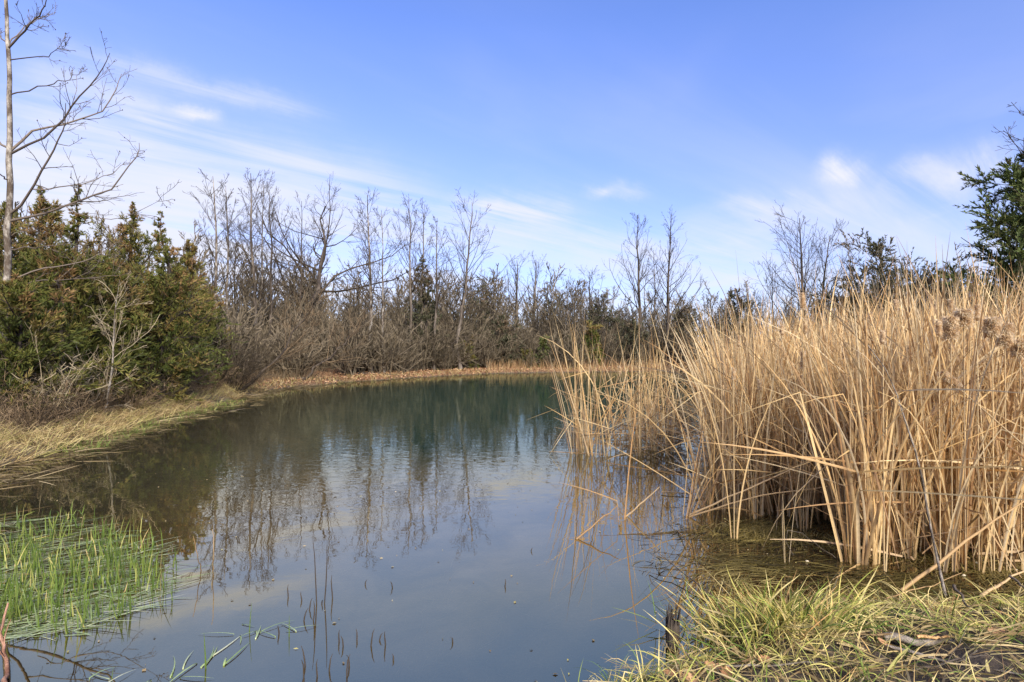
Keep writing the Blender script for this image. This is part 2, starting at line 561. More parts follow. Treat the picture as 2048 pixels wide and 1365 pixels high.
def ground_material():
    m, t, b = new_mat('earth')
    tc = t.nodes.new('ShaderNodeTexCoord')
    n1 = N(t, 'ShaderNodeTexNoise', i_Scale=1.4, i_Detail=8.0, i_Roughness=0.65)
    n2 = N(t, 'ShaderNodeTexNoise', i_Scale=22.0, i_Detail=6.0, i_Roughness=0.7)
    for n in (n1, n2):
        L(t, tc.outputs['Object'], n.inputs['Vector'])
    soil = ramp(t, n2.outputs[0], [(0.30, (0.020, 0.014, 0.010)), (0.55, (0.055, 0.038, 0.025)), (0.75, (0.13, 0.09, 0.055))])
    leaf = ramp(t, n2.outputs[0], [(0.30, (0.07, 0.038, 0.02)), (0.5, (0.22, 0.11, 0.05)), (0.72, (0.36, 0.21, 0.11))])
    straw = ramp(t, n2.outputs[0], [(0.30, (0.08, 0.055, 0.025)), (0.52, (0.22, 0.155, 0.07)), (0.75, (0.36, 0.27, 0.13))])
    bed = ramp(t, n1.outputs[0], [(0.30, (0.055, 0.045, 0.028)), (0.52, (0.13, 0.105, 0.07)), (0.74, (0.23, 0.185, 0.125))])
    bed = mix_col(t, 0.5, bed, ramp(t, n2.outputs[0], [(0.3, 0.4), (0.7, 1.4)]), 'MULTIPLY')
    col = mix_col(t, attr(t, 'straw'), soil, straw)
    col = mix_col(t, attr(t, 'leaf'), col, leaf)
    near_lift = ramp(t, n1.outputs[0], [(0.30, (0.17, 0.125, 0.065)), (0.5, (0.30, 0.225, 0.125)), (0.72, (0.44, 0.34, 0.20))])  # near bed colour lightened and warmed to offset the blue sky reflection
    near_lift = mix_col(t, 0.55, near_lift, ramp(t, n2.outputs[0], [(0.3, 0.35), (0.7, 1.4)]), 'MULTIPLY')
    bed = mix_col(t, attr(t, 'near_lift'), bed, near_lift)
    col = mix_col(t, attr(t, 'bed'), col, bed)
    L(t, col, b.inputs['Base Color'])
    b.inputs['Roughness'].default_value = 0.9
    bp = t.nodes.new('ShaderNodeBump')
    bp.inputs['Strength'].default_value = 0.8
    bp.inputs['Distance'].default_value = 0.03
    L(t, n2.outputs[0], bp.inputs['Height'])
    L(t, bp.outputs[0], b.inputs['Normal'])
    return m


def water_material():
    m, t, b = new_mat('pond_water')
    t.nodes.remove(b)
    tc = t.nodes.new('ShaderNodeTexCoord')
    mp = t.nodes.new('ShaderNodeMapping')
    mp.inputs['Scale'].default_value = (0.7, 1.0, 1)
    mp.inputs['Rotation'].default_value = (0, 0, math.radians(14))
    L(t, tc.outputs['Object'], mp.inputs[0])
    na = N(t, 'ShaderNodeTexNoise', i_Scale=6.0, i_Detail=2.0, i_Roughness=0.5, i_Distortion=0.6)
    L(t, mp.outputs[0], na.inputs['Vector'])
    nb = N(t, 'ShaderNodeTexNoise', i_Scale=0.32, i_Detail=2.0, i_Roughness=0.5)
    L(t, mp.outputs[0], nb.inputs['Vector'])
    nc = N(t, 'ShaderNodeTexNoise', i_Scale=1.3, i_Detail=1.0, i_Roughness=0.5)
    L(t, mp.outputs[0], nc.inputs['Vector'])
    # breeze: the open middle is more ruffled than the sheltered edges
    gust = ramp(t, nb.outputs[0], [(0.36, 0.30), (0.62, 1.0)])
    shelter = attr(t, 'calm')
    amp = math_node(t, 'MULTIPLY', gust, shelter)
    h = math_node(t, 'MULTIPLY', na.outputs[0], amp)
    h = math_node(t, 'ADD', h, math_node(t, 'MULTIPLY', nc.outputs[0], 0.5))
    bp = t.nodes.new('ShaderNodeBump')
    bp.inputs['Strength'].default_value = 1.0
    bp.inputs['Distance'].default_value = 0.0036
    L(t, h, bp.inputs['Height'])
    depth = attr(t, 'depth')
    murk = math_node(t, 'SUBTRACT', 1.0, math_node(t, 'EXPONENT', math_node(t, 'MULTIPLY', depth, -2.0)))
    deep = ramp(t, depth, [(0.08, (0.075, 0.062, 0.036)), (0.40, (0.065, 0.056, 0.032)), (0.68, (0.035, 0.045, 0.030)), (0.95, (0.010, 0.030, 0.024))])
    # lighter warm patches painted into the near water to grey its blue reflection
    ns = N(t, 'ShaderNodeTexNoise', i_Scale=1.6, i_Detail=7.0, i_Roughness=0.62, i_Distortion=0.8)
    L(t, tc.outputs['Object'], ns.inputs['Vector'])
    lift_tone = ramp(t, ns.outputs[0], [(0.30, (0.075, 0.050, 0.020)), (0.50, (0.13, 0.090, 0.036)), (0.70, (0.20, 0.145, 0.068))])
    deep = mix_col(t, attr(t, 'near_lift'), deep, lift_tone)
    dif = t.nodes.new('ShaderNodeBsdfDiffuse')
    L(t, deep, dif.inputs[0])
    tr = t.nodes.new('ShaderNodeBsdfTransparent')
    tr.inputs[0].default_value = (0.86, 0.88, 0.82, 1)
    mx = t.nodes.new('ShaderNodeMixShader')
    L(t, murk, mx.inputs[0])
    L(t, tr.outputs[0], mx.inputs[1])
    L(t, dif.outputs[0], mx.inputs[2])
    gl = t.nodes.new('ShaderNodeBsdfGlossy')
    gl.inputs['Roughness'].default_value = 0.012
    lw = t.nodes.new('ShaderNodeLayerWeight')
    lw.inputs[0].default_value = 0.5
    L(t, ramp(t, lw.outputs['Facing'], [(0.60, (1.0, 0.87, 0.52)), (0.76, (0.98, 0.92, 0.70)), (0.90, (0.80, 0.93, 0.80))]), gl.inputs['Color'])  # reflection tint painted in: warm seen steeply, greenish at grazing angles
    L(t, bp.outputs[0], gl.inputs['Normal'])
    fr = t.nodes.new('ShaderNodeFresnel')
    fr.inputs[0].default_value = 6.0
    L(t, bp.outputs[0], fr.inputs['Normal'])
    mx2 = t.nodes.new('ShaderNodeMixShader')
    L(t, fr.outputs[0], mx2.inputs[0])
    L(t, mx.outputs[0], mx2.inputs[1])
    L(t, gl.outputs[0], mx2.inputs[2])
    L(t, mx2.outputs[0], t.nodes['Material Output'].inputs[0])
    return m


# ------------------------------------------------------------------ ground and water
def axis(segs):
    out = [segs[0][0]]
    for a, b, n in segs:
        out += list(np.linspace(a, b, n + 1)[1:])
    return np.array(out)


def build_ground():
    xs = axis([(-2500, -300, 8), (-300, -60, 12), (-60, -14, 25), (-14, -3, 60), (-3, 0, 24), (0, 4.6, 85), (4.6, 14, 40),
               (14, 60, 25), (60, 300, 12), (300, 2500, 8)])
    ys = axis([(-2500, -100, 8), (-100, -4, 20), (-4, 1.5, 30), (1.5, 4.2, 75), (4.2, 12, 60), (12, 40, 100), (40, 70, 30),
               (70, 300, 20), (300, 3000, 10)])
    X, Y = np.meshgrid(xs, ys)
    Z = ground(X, Y)
    s = signed(X, Y)
    nx, ny = len(xs), len(ys)
    V = np.stack([X, Y, Z], -1).reshape(-1, 3)
    i = (np.arange(ny - 1)[:, None] * nx + np.arange(nx - 1)[None, :]).ravel()
    F = np.stack([i, i + 1, i + nx + 1, i + nx], -1)
    far = np.clip((Y - 21) / 6, 0, 1) * np.clip((s + 0.1) * 3, 0, 1)
    left = np.clip((-X - 5) / 1, 0, 1) * np.clip(1 - np.abs(s - 0.8) / 1.4, 0, 1) * (1 - far)
    right = np.clip((X - 7) / 2, 0, 1) * np.clip(s * 2, 0, 1)
    bed = np.clip(-s * 5, 0, 1)
    near_lift = np.clip((X + 4.2) / 1.5, 0, 1) * np.clip((1.9 - X) / 1.0, 0, 1) * np.clip((8.5 - Y) / 3.0, 0, 1)
    me = make_mesh('ground', [(V, F, {'straw': np.maximum(left, right * 0.6).ravel(), 'leaf': far.ravel(), 'bed': bed.ravel(), 'near_lift': near_lift.ravel()})],
                   ground_material(), True)
    tag(link('ground', me), kind='structure')


def build_water():
    xs = axis([(-12, -4, 60), (-4, 5, 120), (5, 20, 60)])
    ys = axis([(1.2, 6, 90), (6, 14, 80), (14, 41, 120)])
    X, Y = np.meshgrid(xs, ys)
    s = signed(X, Y)
    nx, ny = len(xs), len(ys)
    V = np.stack([X, Y, np.zeros_like(X)], -1).reshape(-1, 3)
    j, i = np.meshgrid(np.arange(ny - 1), np.arange(nx - 1), indexing='ij')
    keep = (np.minimum.reduce([s[:-1, :-1], s[1:, :-1], s[:-1, 1:], s[1:, 1:]]) < 0.12).ravel()
    q = (j * nx + i).ravel()[keep]
    F = np.stack([q, q + 1, q + nx + 1, q + nx], -1)
    used = np.unique(F)
    mapv = -np.ones(len(V), int)
    mapv[used] = np.arange(len(used))
    depth = np.maximum(-ground(X, Y), 0).ravel()
    near_lift = (np.clip((X + 4.6) / 2.2, 0, 1) * np.clip((2.0 - X) / 1.2, 0, 1) * np.clip((9.5 - Y) / 4.5, 0, 1)).ravel()
    calm = (np.clip(-s / 3.5, 0.12, 1.0) * np.clip((Y - 2.2) / 5.0, 0.15, 1.0)).ravel()
    me = make_mesh('water', [(V[used], mapv[F], {'depth': depth[used], 'calm': calm[used], 'near_lift': near_lift[used]})], water_material(), True)
    tag(link('water', me), kind='structure')


build_ground()
build_water()


# ------------------------------------------------------------------ branching growth
def trunk_path(base, top, K, wig, rng):
    base, top = np.asarray(base, float), np.asarray(top, float)
    s = np.linspace(0, 1, K)
    P = base + (top - base) * s[:, None]
    H = np.linalg.norm(top - base)
    off = np.cumsum(rng.normal(0, 1, (K, 2)), 0)
    off -= s[:, None] * off[-1]
    off -= off[0] * (1 - s[:, None])
    P[:, :2] += off * wig * H / K
    return P[None]


def spawn(P, R, n, s0, s1, ang, frac, K, up, wig, rng, rfac=0.55, taper=0.25, decay=0.6, jit=0.3, absolute=None, power=1.0, even=False):
    """n children on each parent path; returns child paths and radii"""
    m, KP, _ = P.shape
    if even:
        s = s0 + (s1 - s0) * (np.arange(n)[None, :] + rng.uniform(0, 1, (m, n))) / n
    else:
        s = s0 + (s1 - s0) * rng.uniform(0, 1, (m, n)) ** power
    f = s * (KP - 1)
    k = np.minimum(f.astype(int), KP - 2)
    w = (f - k)[..., None]
    ii = np.arange(m)[:, None]
    p0 = P[ii, k] * (1 - w) + P[ii, k + 1] * w
    r0 = R[ii, k] * (1 - w[..., 0]) + R[ii, k + 1] * w[..., 0]
    t = unit(P[ii, k + 1] - P[ii, k])
    perp = rng.normal(0, 1, (m, n, 3))
    perp = unit(perp - t * (perp * t).sum(-1, keepdims=True))
    a = ang * (1 + rng.normal(0, 0.22, (m, n)))[..., None]
    d = t * np.cos(a) + perp * np.sin(a)
    plen = np.linalg.norm(np.diff(P, axis=1), axis=-1).sum(1)[:, None] if absolute is None else absolute
    rel = (s - s0) / max(s1 - s0, 1e-6)
    ln = plen * frac * (1 - decay * rel) * (1 + rng.uniform(-jit, jit, (m, n)))
    M_ = m * n
    p0, d, ln, r0 = p0.reshape(M_, 3), d.reshape(M_, 3), ln.reshape(M_), r0.reshape(M_)
    Q = np.zeros((M_, K, 3))
    Q[:, 0] = p0
    d = unit(d)
    for j in range(1, K):
        d = d + rng.normal(0, wig, (M_, 3))
        d[:, 2] += up
        d = unit(d)
        Q[:, j] = Q[:, j - 1] + d * (ln / (K - 1))[:, None]
    rs = np.minimum(r0 * rfac, 1.0)
    RR = rs[:, None] * np.linspace(1, taper, K)[None, :]
    return Q, RR


def rr(rng, n):
    return rng.uniform(0, 1, n)


def flat_twigs(P, R, rng):
    """the finest twigs: one narrow strip each"""
    return ribbons(P, R * 2.6, unit(rng.normal(0, 1, (len(P), 3))), rr(rng, len(P)))


def bare_tree_parts(base, top, rad, rng, crown0=0.3, n1=26, ang=0.72, frac=0.29, up=0.09, n2=6, n3=4, wig=0.05, rmin=0.0050,
                    decay=0.72, w1=0.08, low_dead=0, rf1=0.36, light=False):
    tr = trunk_path(base, top, 14, wig, rng)
    Rt = (rad * (np.linspace(1, 0.10, 14) ** 0.9))[None, :]
    Rt[0, 0] *= 1.25
    P1, R1 = spawn(tr, Rt, n1, crown0, 0.97, ang, frac, 7, up, w1, rng, rf1, 0.2, decay, 0.35, even=True)
    R1 = np.maximum(R1, rmin * 1.6)
    P2, R2 = spawn(P1, R1, n2, 0.15, 0.98, 0.65, 0.42, 4 if light else 5, up * 0.7, 0.13, rng, 0.55, 0.3, 0.55)
    R2 = np.maximum(R2, rmin)
    P3, R3 = spawn(P2, R2, n3, 0.1, 1.0, 0.6, 0.42, 2 if light else 3, up * 0.5, 0.15, rng, 0.6, 0.4, 0.4)
    R3 = np.maximum(R3, rmin * 0.8)
    if light:
        return [tubes(tr[:, ::3], Rt[:, ::3], 4)], [flat_twigs(P1, R1, rng), flat_twigs(P2, R2, rng), flat_twigs(P3, R3, rng)]
    crown = [tubes(P1, R1, 4, rr(rng, len(P1))), tubes(P2, R2, 3, rr(rng, len(P2))), flat_twigs(P3, R3, rng)]
    if low_dead:
        Pd, Rd = spawn(tr, Rt, low_dead, 0.06, crown0, 1.45, frac * 0.8, 7, -0.03, 0.16, rng, 0.3, 0.25, 0.2, 0.5)
        Rd = np.maximum(Rd, rmin * 1.4)
        Pe, Re = spawn(Pd, Rd, 5, 0.2, 1, 0.7, 0.4, 4, 0.0, 0.16, rng, 0.6, 0.4, 0.4)
        crown += [tubes(Pd, Rd, 3, np.ones(len(Pd))), tubes(Pe, np.maximum(Re, rmin), 3, np.ones(len(Pe)))]
    return [tubes(tr, Rt, 8)], crown


def bare_tree(label, bx, Y, tx, ty, rad, seed, bark='bark', twig='twig', name='bare_tree', group=None, dz=0.0, **kw):
    rng = np.random.default_rng(seed)
    X = px_x(bx, Y)
    base = np.array([X, Y, float(ground(np.array(X), np.array(Y))) - 0.06])
    top = px(tx, ty, Y + rng.uniform(-0.3, 0.3))
    trunk, crown = bare_tree_parts(base, top, rad, rng, **kw)
    r = root(name, base, label, 'tree', group)
    link('trunk', make_mesh('trunk', shift(trunk, base), M[bark], True), r)
    link('crown', make_mesh('crown', shift(crown, base), M[twig], True), r)
    return r


GF = 'bare young trees along the far shore'
bare_tree('tall pale-barked young tree, leftmost of the bare trees beside the cedars', 432, 25.5, 424, 352, 0.105, 11, 'sycamore', crown0=0.34, low_dead=5, group=GF)
bare_tree('slender pale bare tree just right of the leftmost bare tree', 458, 26.5, 450, 372, 0.085, 12, 'sycamore', crown0=0.36, n1=22, group=GF)
bare_tree('tallest bare tree with straight reddish-grey trunk in the left group', 516, 27.0, 500, 346, 0.115, 13, 'bark', crown0=0.30, n1=30, group=GF)
bare_tree('pale thin-stemmed bare tree close behind the tallest one', 520, 28.5, 524, 354, 0.075, 14, 'sycamore', crown0=0.36, n1=20, group=GF)
bare_tree('dark-stemmed bare tree at right of the left group', 545, 28.0, 537, 380, 0.095, 15, 'darkbark', crown0=0.30, n1=24, group=GF)
bare_tree('thin dark bare tree standing left of the broad old tree', 600, 32.0, 602, 402, 0.085, 16, 'darkbark', crown0=0.3, n1=20, group=GF)
bare_tree('broad spreading old bare tree with heavy arching limbs', 648, 37.0, 650, 412, 0.24, 17, 'darkbark', name='spreading_tree',
          crown0=0.26, n1=20, ang=1.0, frac=0.60, up=0.10, decay=0.66, n2=9, n3=6, w1=0.20, wig=0.35, rf1=0.5)
bare_tree('tall bare tree with whitish lower trunk at the water edge', 742, 30.5, 734, 390, 0.12, 18, 'sycamore', crown0=0.33, n1=28, low_dead=8, group=GF)
bare_tree('slim white-stemmed bare tree right of the whitish trunk', 768, 31.0, 762, 420, 0.075, 19, 'sycamore', crown0=0.34, n1=18, low_dead=4, group=GF)
bare_tree('bare tree with narrow upright crown left of the dark conical cedar', 822, 33.5, 817, 398, 0.10, 20, 'bark', crown0=0.42, n1=24, ang=0.65, group=GF)
bare_tree('bare tree rising just behind the dark conical cedar', 843, 34.5, 849, 408, 0.09, 21, 'bark', crown0=0.4, n1=22, ang=0.65, group=GF)
bare_tree('bare tree with leaning pale stem right of the conical cedar', 868, 34.0, 874, 436, 0.095, 22, 'bark', crown0=0.36, n1=24, group=GF)
bare_tree('lone tall bare tree with wide lower forks right of centre-left group', 922, 35.2, 944, 404, 0.13, 23, 'bark', crown0=0.36, n1=22, ang=0.85, frac=0.40, low_dead=14, group=GF, wig=0.15)
bare_tree('low round-crowned bare tree far back, left of the pair', 1035, 52, 1034, 522, 0.20, 24, 'bark', crown0=0.25, n1=22, frac=0.5, ang=0.7, name='distant_tree')
bare_tree('low round-crowned bare tree far back, right of the pair', 1065, 54, 1072, 520, 0.20, 25, 'bark', crown0=0.25, n1=22, frac=0.5, ang=0.7, name='distant_tree')
bare_tree('faint small bare tree low on the horizon near centre', 1135, 56, 1133, 562, 0.12, 26, 'bark', crown0=0.25, n1=20, frac=0.5, name='distant_tree')
bare_tree('small twisted bare tree left of the two tall ones', 1183, 46, 1180, 545, 0.13, 27, 'darkbark', crown0=0.25, n1=20, frac=0.5, w1=0.2, name='distant_tree')
bare_tree('left one of two tall bare trees rising behind the outer cattails', 1282, 42, 1276, 430, 0.15, 28, 'darkbark', crown0=0.24, n1=26, frac=0.36, w1=0.15)
bare_tree('right one of two tall bare trees rising behind the outer cattails', 1332, 42, 1344, 436, 0.15, 29, 'darkbark', crown0=0.22, n1=32, frac=0.36)
bare_tree('thin short bare tree between the two tall ones', 1305, 45, 1308, 500, 0.09, 30, 'bark', crown0=0.35, n1=18, frac=0.25)
bare_tree('bare tree with fan-shaped crown above the cattail tops, left stem', 1612, 30, 1600, 436, 0.13, 31, 'darkbark', crown0=0.25, n1=26, frac=0.52, ang=0.75, name='fan_tree')
bare_tree('bare tree with fan-shaped crown above the cattail tops, right stem', 1618, 31, 1662, 470, 0.12, 32, 'darkbark', crown0=0.25, n1=24, frac=0.5, ang=0.75, name='fan_tree')
bare_tree('small bare tree between fan-shaped tree and dark cedar on the right', 1690, 29, 1706, 520, 0.08, 33, 'darkbark', crown0=0.25, n1=20, frac=0.5, name='fan_tree')
bare_tree('small bare tree left of the fan-shaped tree above the cattails', 1552, 32, 1545, 540, 0.08, 34, 'darkbark', crown0=0.2, n1=22, frac=0.55, name='fan_tree')
bare_tree('dark bare tree with top twigs at the right picture edge', 2120, 15.5, 2075, 215, 0.16, 35, 'darkbark', crown0=0.35, n1=26, frac=0.36, ang=1.0, name='edge_tree')
bare_tree('leaning dark bare sapling arching over the water beside the left brush', 478, 19.8, 640, 590, 0.06, 36, 'darkbark', twig='twig_brown', crown0=0.2, n1=22, frac=0.42, ang=0.7, up=0.10, name='leaning_sapling', wig=0.5)
bare_tree('second leaning brown sapling low over the far left shore', 600, 25.0, 735, 640, 0.06, 37, 'darkbark', twig='twig_brown', crown0=0.2, n1=20, frac=0.4, ang=0.8, up=0.08, name='leaning_sapling', wig=0.5)


# the near pale tree at the left picture edge, limbs set one by one
def left_tree():
    rng = np.random.default_rng(77)
    Y = 11.2
    pts = [(4, 812), (7, 700), (12, 560), (16, 430), (19, 300), (15, 180), (9, 60), (4, -60), (0, -170)]
    T = np.array([px(a, b, Y) for a, b in pts])
    T[0, 2] = float(ground(np.array(T[0, 0]), np.array(Y))) - 0.08
    s = np.linspace(0, 1, 24)
    src = np.linspace(0, 1, len(T))
    tr = np.stack([np.interp(s, src, T[:, c]) for c in range(3)], -1)[None]
    tr[0, 1:-1, :2] += rng.normal(0, 0.012, (22, 2))
    Rt = np.interp(s, [0, 0.5, 1], [0.072, 0.050, 0.018])[None]
    limbs = [
        ([(19, 300), (60, 264), (110, 249), (165, 238), (205, 214), (231, 172), (240, 146)], 0.034, 0.5),
        ([(20, 306), (80, 277), (124, 246), (146, 200), (180, 165), (204, 132), (216, 104)], 0.032, -0.4),
        ([(17, 428), (58, 385), (90, 332), (112, 285), (124, 246), (128, 205)], 0.034, -0.8),
        ([(17, 442), (88, 426), (150, 404), (205, 388), (245, 352), (275, 308), (276, 285)], 0.036, 0.3),
        ([(60, 378), (120, 372), (170, 366), (215, 345), (255, 325), (268, 305)], 0.017, 0.5),
        ([(11, 95), (40, 60), (70, 32), (86, 4), (92, -30)], 0.028, -0.5),
        ([(12, 88), (45, 50), (85, 28), (105, 24)], 0.018, 0.7),
        ([(16, 188), (85, 172), (130, 158), (160, 140)], 0.02, 0.4),
        ([(14, 118), (80, 112), (110, 100), (130, 86)], 0.015, -0.4),
        ([(16, 300), (-10, 280), (-40, 240), (-60, 200)], 0.03, 0.5),
        ([(17, 360), (-15, 340), (-50, 310)], 0.02, -0.5),
        ([(12, 90), (-10, 60), (-30, 10)], 0.02, 0.3),
        ([(10, 565), (80, 535), (150, 528), (200, 508), (240, 482)], 0.024, 0.6),
        ([(14, 500), (80, 495), (140, 488), (175, 490)], 0.016, 0.5),
        ([(10, 590), (60, 562), (120, 560), (190, 556), (262, 545)], 0.018, -0.6),
        ([(13, 470), (60, 460), (100, 470)], 0.012, 0.4),
        ([(80, 420), (110, 405), (160, 430), (240, 440), (300, 410), (322, 398)], 0.014, -0.6),
    ]
    crown = []
    for pts, r, dy in limbs:
        Q = np.array([px(a, b, Y + dy * i / (len(pts) - 1) * 1.2) for i, (a, b) in enumerate(pts)])
        K = 12
        s = np.linspace(0, 1, K)
        P = np.stack([np.interp(s, np.linspace(0, 1, len(Q)), Q[:, c]) for c in range(3)], -1)
        P[1:-1] += rng.normal(0, 0.016, (K - 2, 3))
        P = P[None]
        R = 0.78 * r * np.linspace(1, 0.2, K)[None]
        P2, R2 = spawn(P, R, 9, 0.25, 1.0, 0.75, 0.26, 6, 0.07, 0.16, rng, 0.55, 0.3, 0.5)
        R2 = np.maximum(R2, 0.004)
        P3, R3 = spawn(P2, R2, 5, 0.1, 1.0, 0.7, 0.35, 4, 0.04, 0.2, rng, 0.6, 0.45, 0.4)
        R3 = np.maximum(R3, 0.003)
        crown += [tubes(P, R, 6, rr(rng, 1)), tubes(P2, R2, 4, rr(rng, len(P2))), tubes(P3, R3, 3, rr(rng, len(P3)))]
        # knobbly buds on the twig ends
        e = P2[::3, -1]
        B = np.stack([e + [0, 0, -0.012], e, e + [0, 0, 0.016]], 1)
        crown.append(tubes(B, np.tile([0.004, 0.014, 0.004], (len(e), 1)), 4, np.zeros(len(e))))
    base = tr[0, 0]
    r = root('bare_tree', base, 'nearest bare pale-barked tree at the left picture edge, cut off by the frame', 'tree')
    link('trunk', make_mesh('trunk', shift([tubes(tr, Rt, 10)], base), M['sycamore'], True), r)
    link('crown', make_mesh('crown', shift(crown, base), M['twig_near'], True), r)


M['twig_near'] = twig_mat('near_twigs', (0.06, 0.046, 0.038), (0.17, 0.135, 0.105))
left_tree()


# ------------------------------------------------------------------ red cedars
def cedar_parts(H, Rb, rng, limbs=90, sub=9, spr=24, blade=0.12, width=0.026, bare=0.06, lean=(0, 0), bulge=0.92, gap=0.20):
    tr = trunk_path((0, 0, -0.05), (lean[0], lean[1], H), 12, 0.12, rng)
    Rt = (0.022 * H * np.linspace(1, 0.05, 12))[None]
    ph = rng.uniform(0, 6.28, 6)
    z = bare + (0.985 - bare) * (np.arange(limbs) + rng.uniform(0, 1, limbs)) / limbs
    az = np.arange(limbs) * 2.399963 + rng.normal(0, 0.4, limbs)
    prof = np.clip((1 - z) ** bulge * (0.55 + 0.45 * np.clip(z / 0.18, 0, 1)), 0.02, 1)
    lump = 1 + gap * np.sin(2 * az + ph[0] + 5 * z) + gap * 0.8 * np.sin(3 * az + ph[1] - 11 * z) + gap * 0.25 * np.sin(17 * z + ph[2])
    ln = np.maximum(Rb * prof * lump * rng.uniform(0.5, 1.2, limbs) * (1 + rng.uniform(-0.45, 0.75, limbs) * (z > 0.6)) * np.where(rng.uniform(0, 1, limbs) < 0.12, 1.3, 1.0), 0.07)
    f = z * 11
    k = np.minimum(f.astype(int), 10)
    w = (f - k)[:, None]
    p0 = tr[0, k] * (1 - w) + tr[0, k + 1] * w
    el = 0.22 + 0.62 * z + rng.normal(0, 0.17, limbs)
    d = np.stack([np.cos(az) * np.cos(el), np.sin(az) * np.cos(el), np.sin(el)], -1)
    K = 6
    P = np.zeros((limbs, K, 3))
    P[:, 0] = p0
    for j in range(1, K):
        d = unit(d + rng.normal(0, 0.10, (limbs, 3)) + np.array([0, 0, 0.03]))
        P[:, j] = P[:, j - 1] + d * (ln / (K - 1))[:, None]
    R = np.maximum(0.018 * ln / max(Rb, .1), 0.006)[:, None] * np.linspace(1, 0.3, K)[None]
    P2, R2 = spawn(P, R, sub, 0.18, 1.0, 0.75, 0.40, 4, 0.02, 0.14, rng, 0.6, 0.4, 0.5)
    R2 = np.maximum(R2, 0.004)
    n2 = len(P2)
    # sprays: short pointed leaf sprays set along every branchlet
    s = rng.uniform(0.05, 1.0, (n2, spr))
    f = s * 3
    k = np.minimum(f.astype(int), 2)
    w = (f - k)[..., None]
    ii = np.arange(n2)[:, None]
    q = (P2[ii, k] * (1 - w) + P2[ii, k + 1] * w).reshape(-1, 3)
    t = unit(P2[ii, k + 1] - P2[ii, k]).reshape(-1, 3)
    nb = len(q)
    dd = unit(t + rng.normal(0, 0.42, (nb, 3)) + np.array([0, 0, 0.20]))
    bl = blade * rng.uniform(0.45, 1.35, nb) * np.clip(0.45 + np.repeat(np.repeat(ln, sub), spr) / (0.6 * Rb), 0.5, 1.0)
    side = unit(np.cross(dd, rng.normal(0, 1, (nb, 3))))
    wd = (width * rng.uniform(0.6, 1.3, nb))[:, None]
    mid = q + dd * (bl * 0.45)[:, None]
    V = np.stack([q, mid - side * wd / 2, q + dd * bl[:, None], mid + side * wd / 2], 1).reshape(-1, 3)
    F = np.arange(nb * 4).reshape(-1, 4)
    limb_r = np.repeat(np.clip(rng.uniform(0, 1, limbs) * 0.68 + 0.24 * (z > 0.62) + 0.06, 0, 1), sub * spr)
    br = np.clip(limb_r + rng.normal(0, 0.14, nb), 0, 1)
    rnd = np.repeat(br, 4)
    tt = np.tile([0.0, 0.4, 1.0, 0.4], nb)
    # short top limbs carry fewer sprays, so the tip stays ragged
    keep = rng.uniform(0, 1, nb) < np.clip(np.repeat(np.repeat(ln, sub), spr) / (0.5 * Rb), 0.16, 1.0)
    V = V.reshape(-1, 4, 3)[keep].reshape(-1, 3)
    rnd = rnd.reshape(-1, 4)[keep].ravel()
    tt = tt.reshape(-1, 4)[keep].ravel()
    F = np.arange(len(V)).reshape(-1, 4)
    return ([tubes(tr, Rt, 7)], [tubes(P, R, 3), flat_twigs(P2, R2, rng)], [(V, F, {'rnd': rnd, 't': tt})])


def cedar(label, bx, Y, ty, Rb, seed, mat='cedar', group=None, name='cedar_tree', X=None, H=None, **kw):
    rng = np.random.default_rng(seed)
    X = px_x(bx, Y) if X is None else X
    g = float(ground(np.array(X), np.array(Y)))
    top = CAM_H - (ty - HORIZ) / FPX * Y
    tr, limbs, fol = cedar_parts(top - g if H is None else H, Rb, rng, **kw)
    r = root(name, (X, Y, g), label, 'tree', group)
    t = link('trunk', make_mesh('trunk', tr, M['darkbark'], True), r)
    link('limb', make_mesh('limb', limbs, M['darkbark'], True), t)
    link('crown', make_mesh('crown', fol, M[mat]), r)
    return r


GC = 'red cedars on the left bank'
near = dict(limbs=130, sub=10, spr=26, blade=0.128, width=0.0215)
cedar('cedar behind the near pale trunk at the left picture edge', 8, 12.6, 400, 1.7, 101, group=GC, **near)
cedar('bronze-topped cedar right of the near pale trunk', 78, 14.6, 372, 1.55, 102, group=GC, **near)
cedar('slender spire-topped cedar rising between two broader ones', 158, 16.4, 366, 1.35, 103, group=GC, limbs=95, sub=9, spr=28)
cedar('broad bronze-tipped cedar with pointed top in the middle of the left bank', 262, 16.6, 402, 1.7, 104, group=GC, **near)
cedar('narrow cedar spire with ragged top right of the broad bronze one', 322, 17.6, 422, 1.15, 105, group=GC, limbs=90, sub=9, spr=26)
cedar('rightmost tall cedar of the left bank, beside the bare trees', 376, 18.6, 478, 1.55, 106, group=GC, **near)
cedar('low spreading olive cedar at the foot of the right cedars', 318, 14.9, 570, 1.75, 107, group=GC, bulge=0.6, **near)
cedar('low dark green cedar behind the pale shrub', 120, 12.5, 510, 1.75, 108, group=GC, bulge=0.6, **near)
cedar('low bushy cedar in front of the spire-topped one', 215, 13.9, 535, 1.65, 109, group=GC, bulge=0.6, **near)
cedar('small olive cedar nearest the far end of the left bank', 415, 20.6, 575, 1.25, 110, group=GC, limbs=80, sub=9, spr=24, bulge=0.7)
cedar('dark low cedar at the left picture edge under the pale tree', 30, 10.7, 560, 1.15, 111, group=GC, bulge=0.6, limbs=95, sub=10, spr=30, blade=0.115, width=0.019)

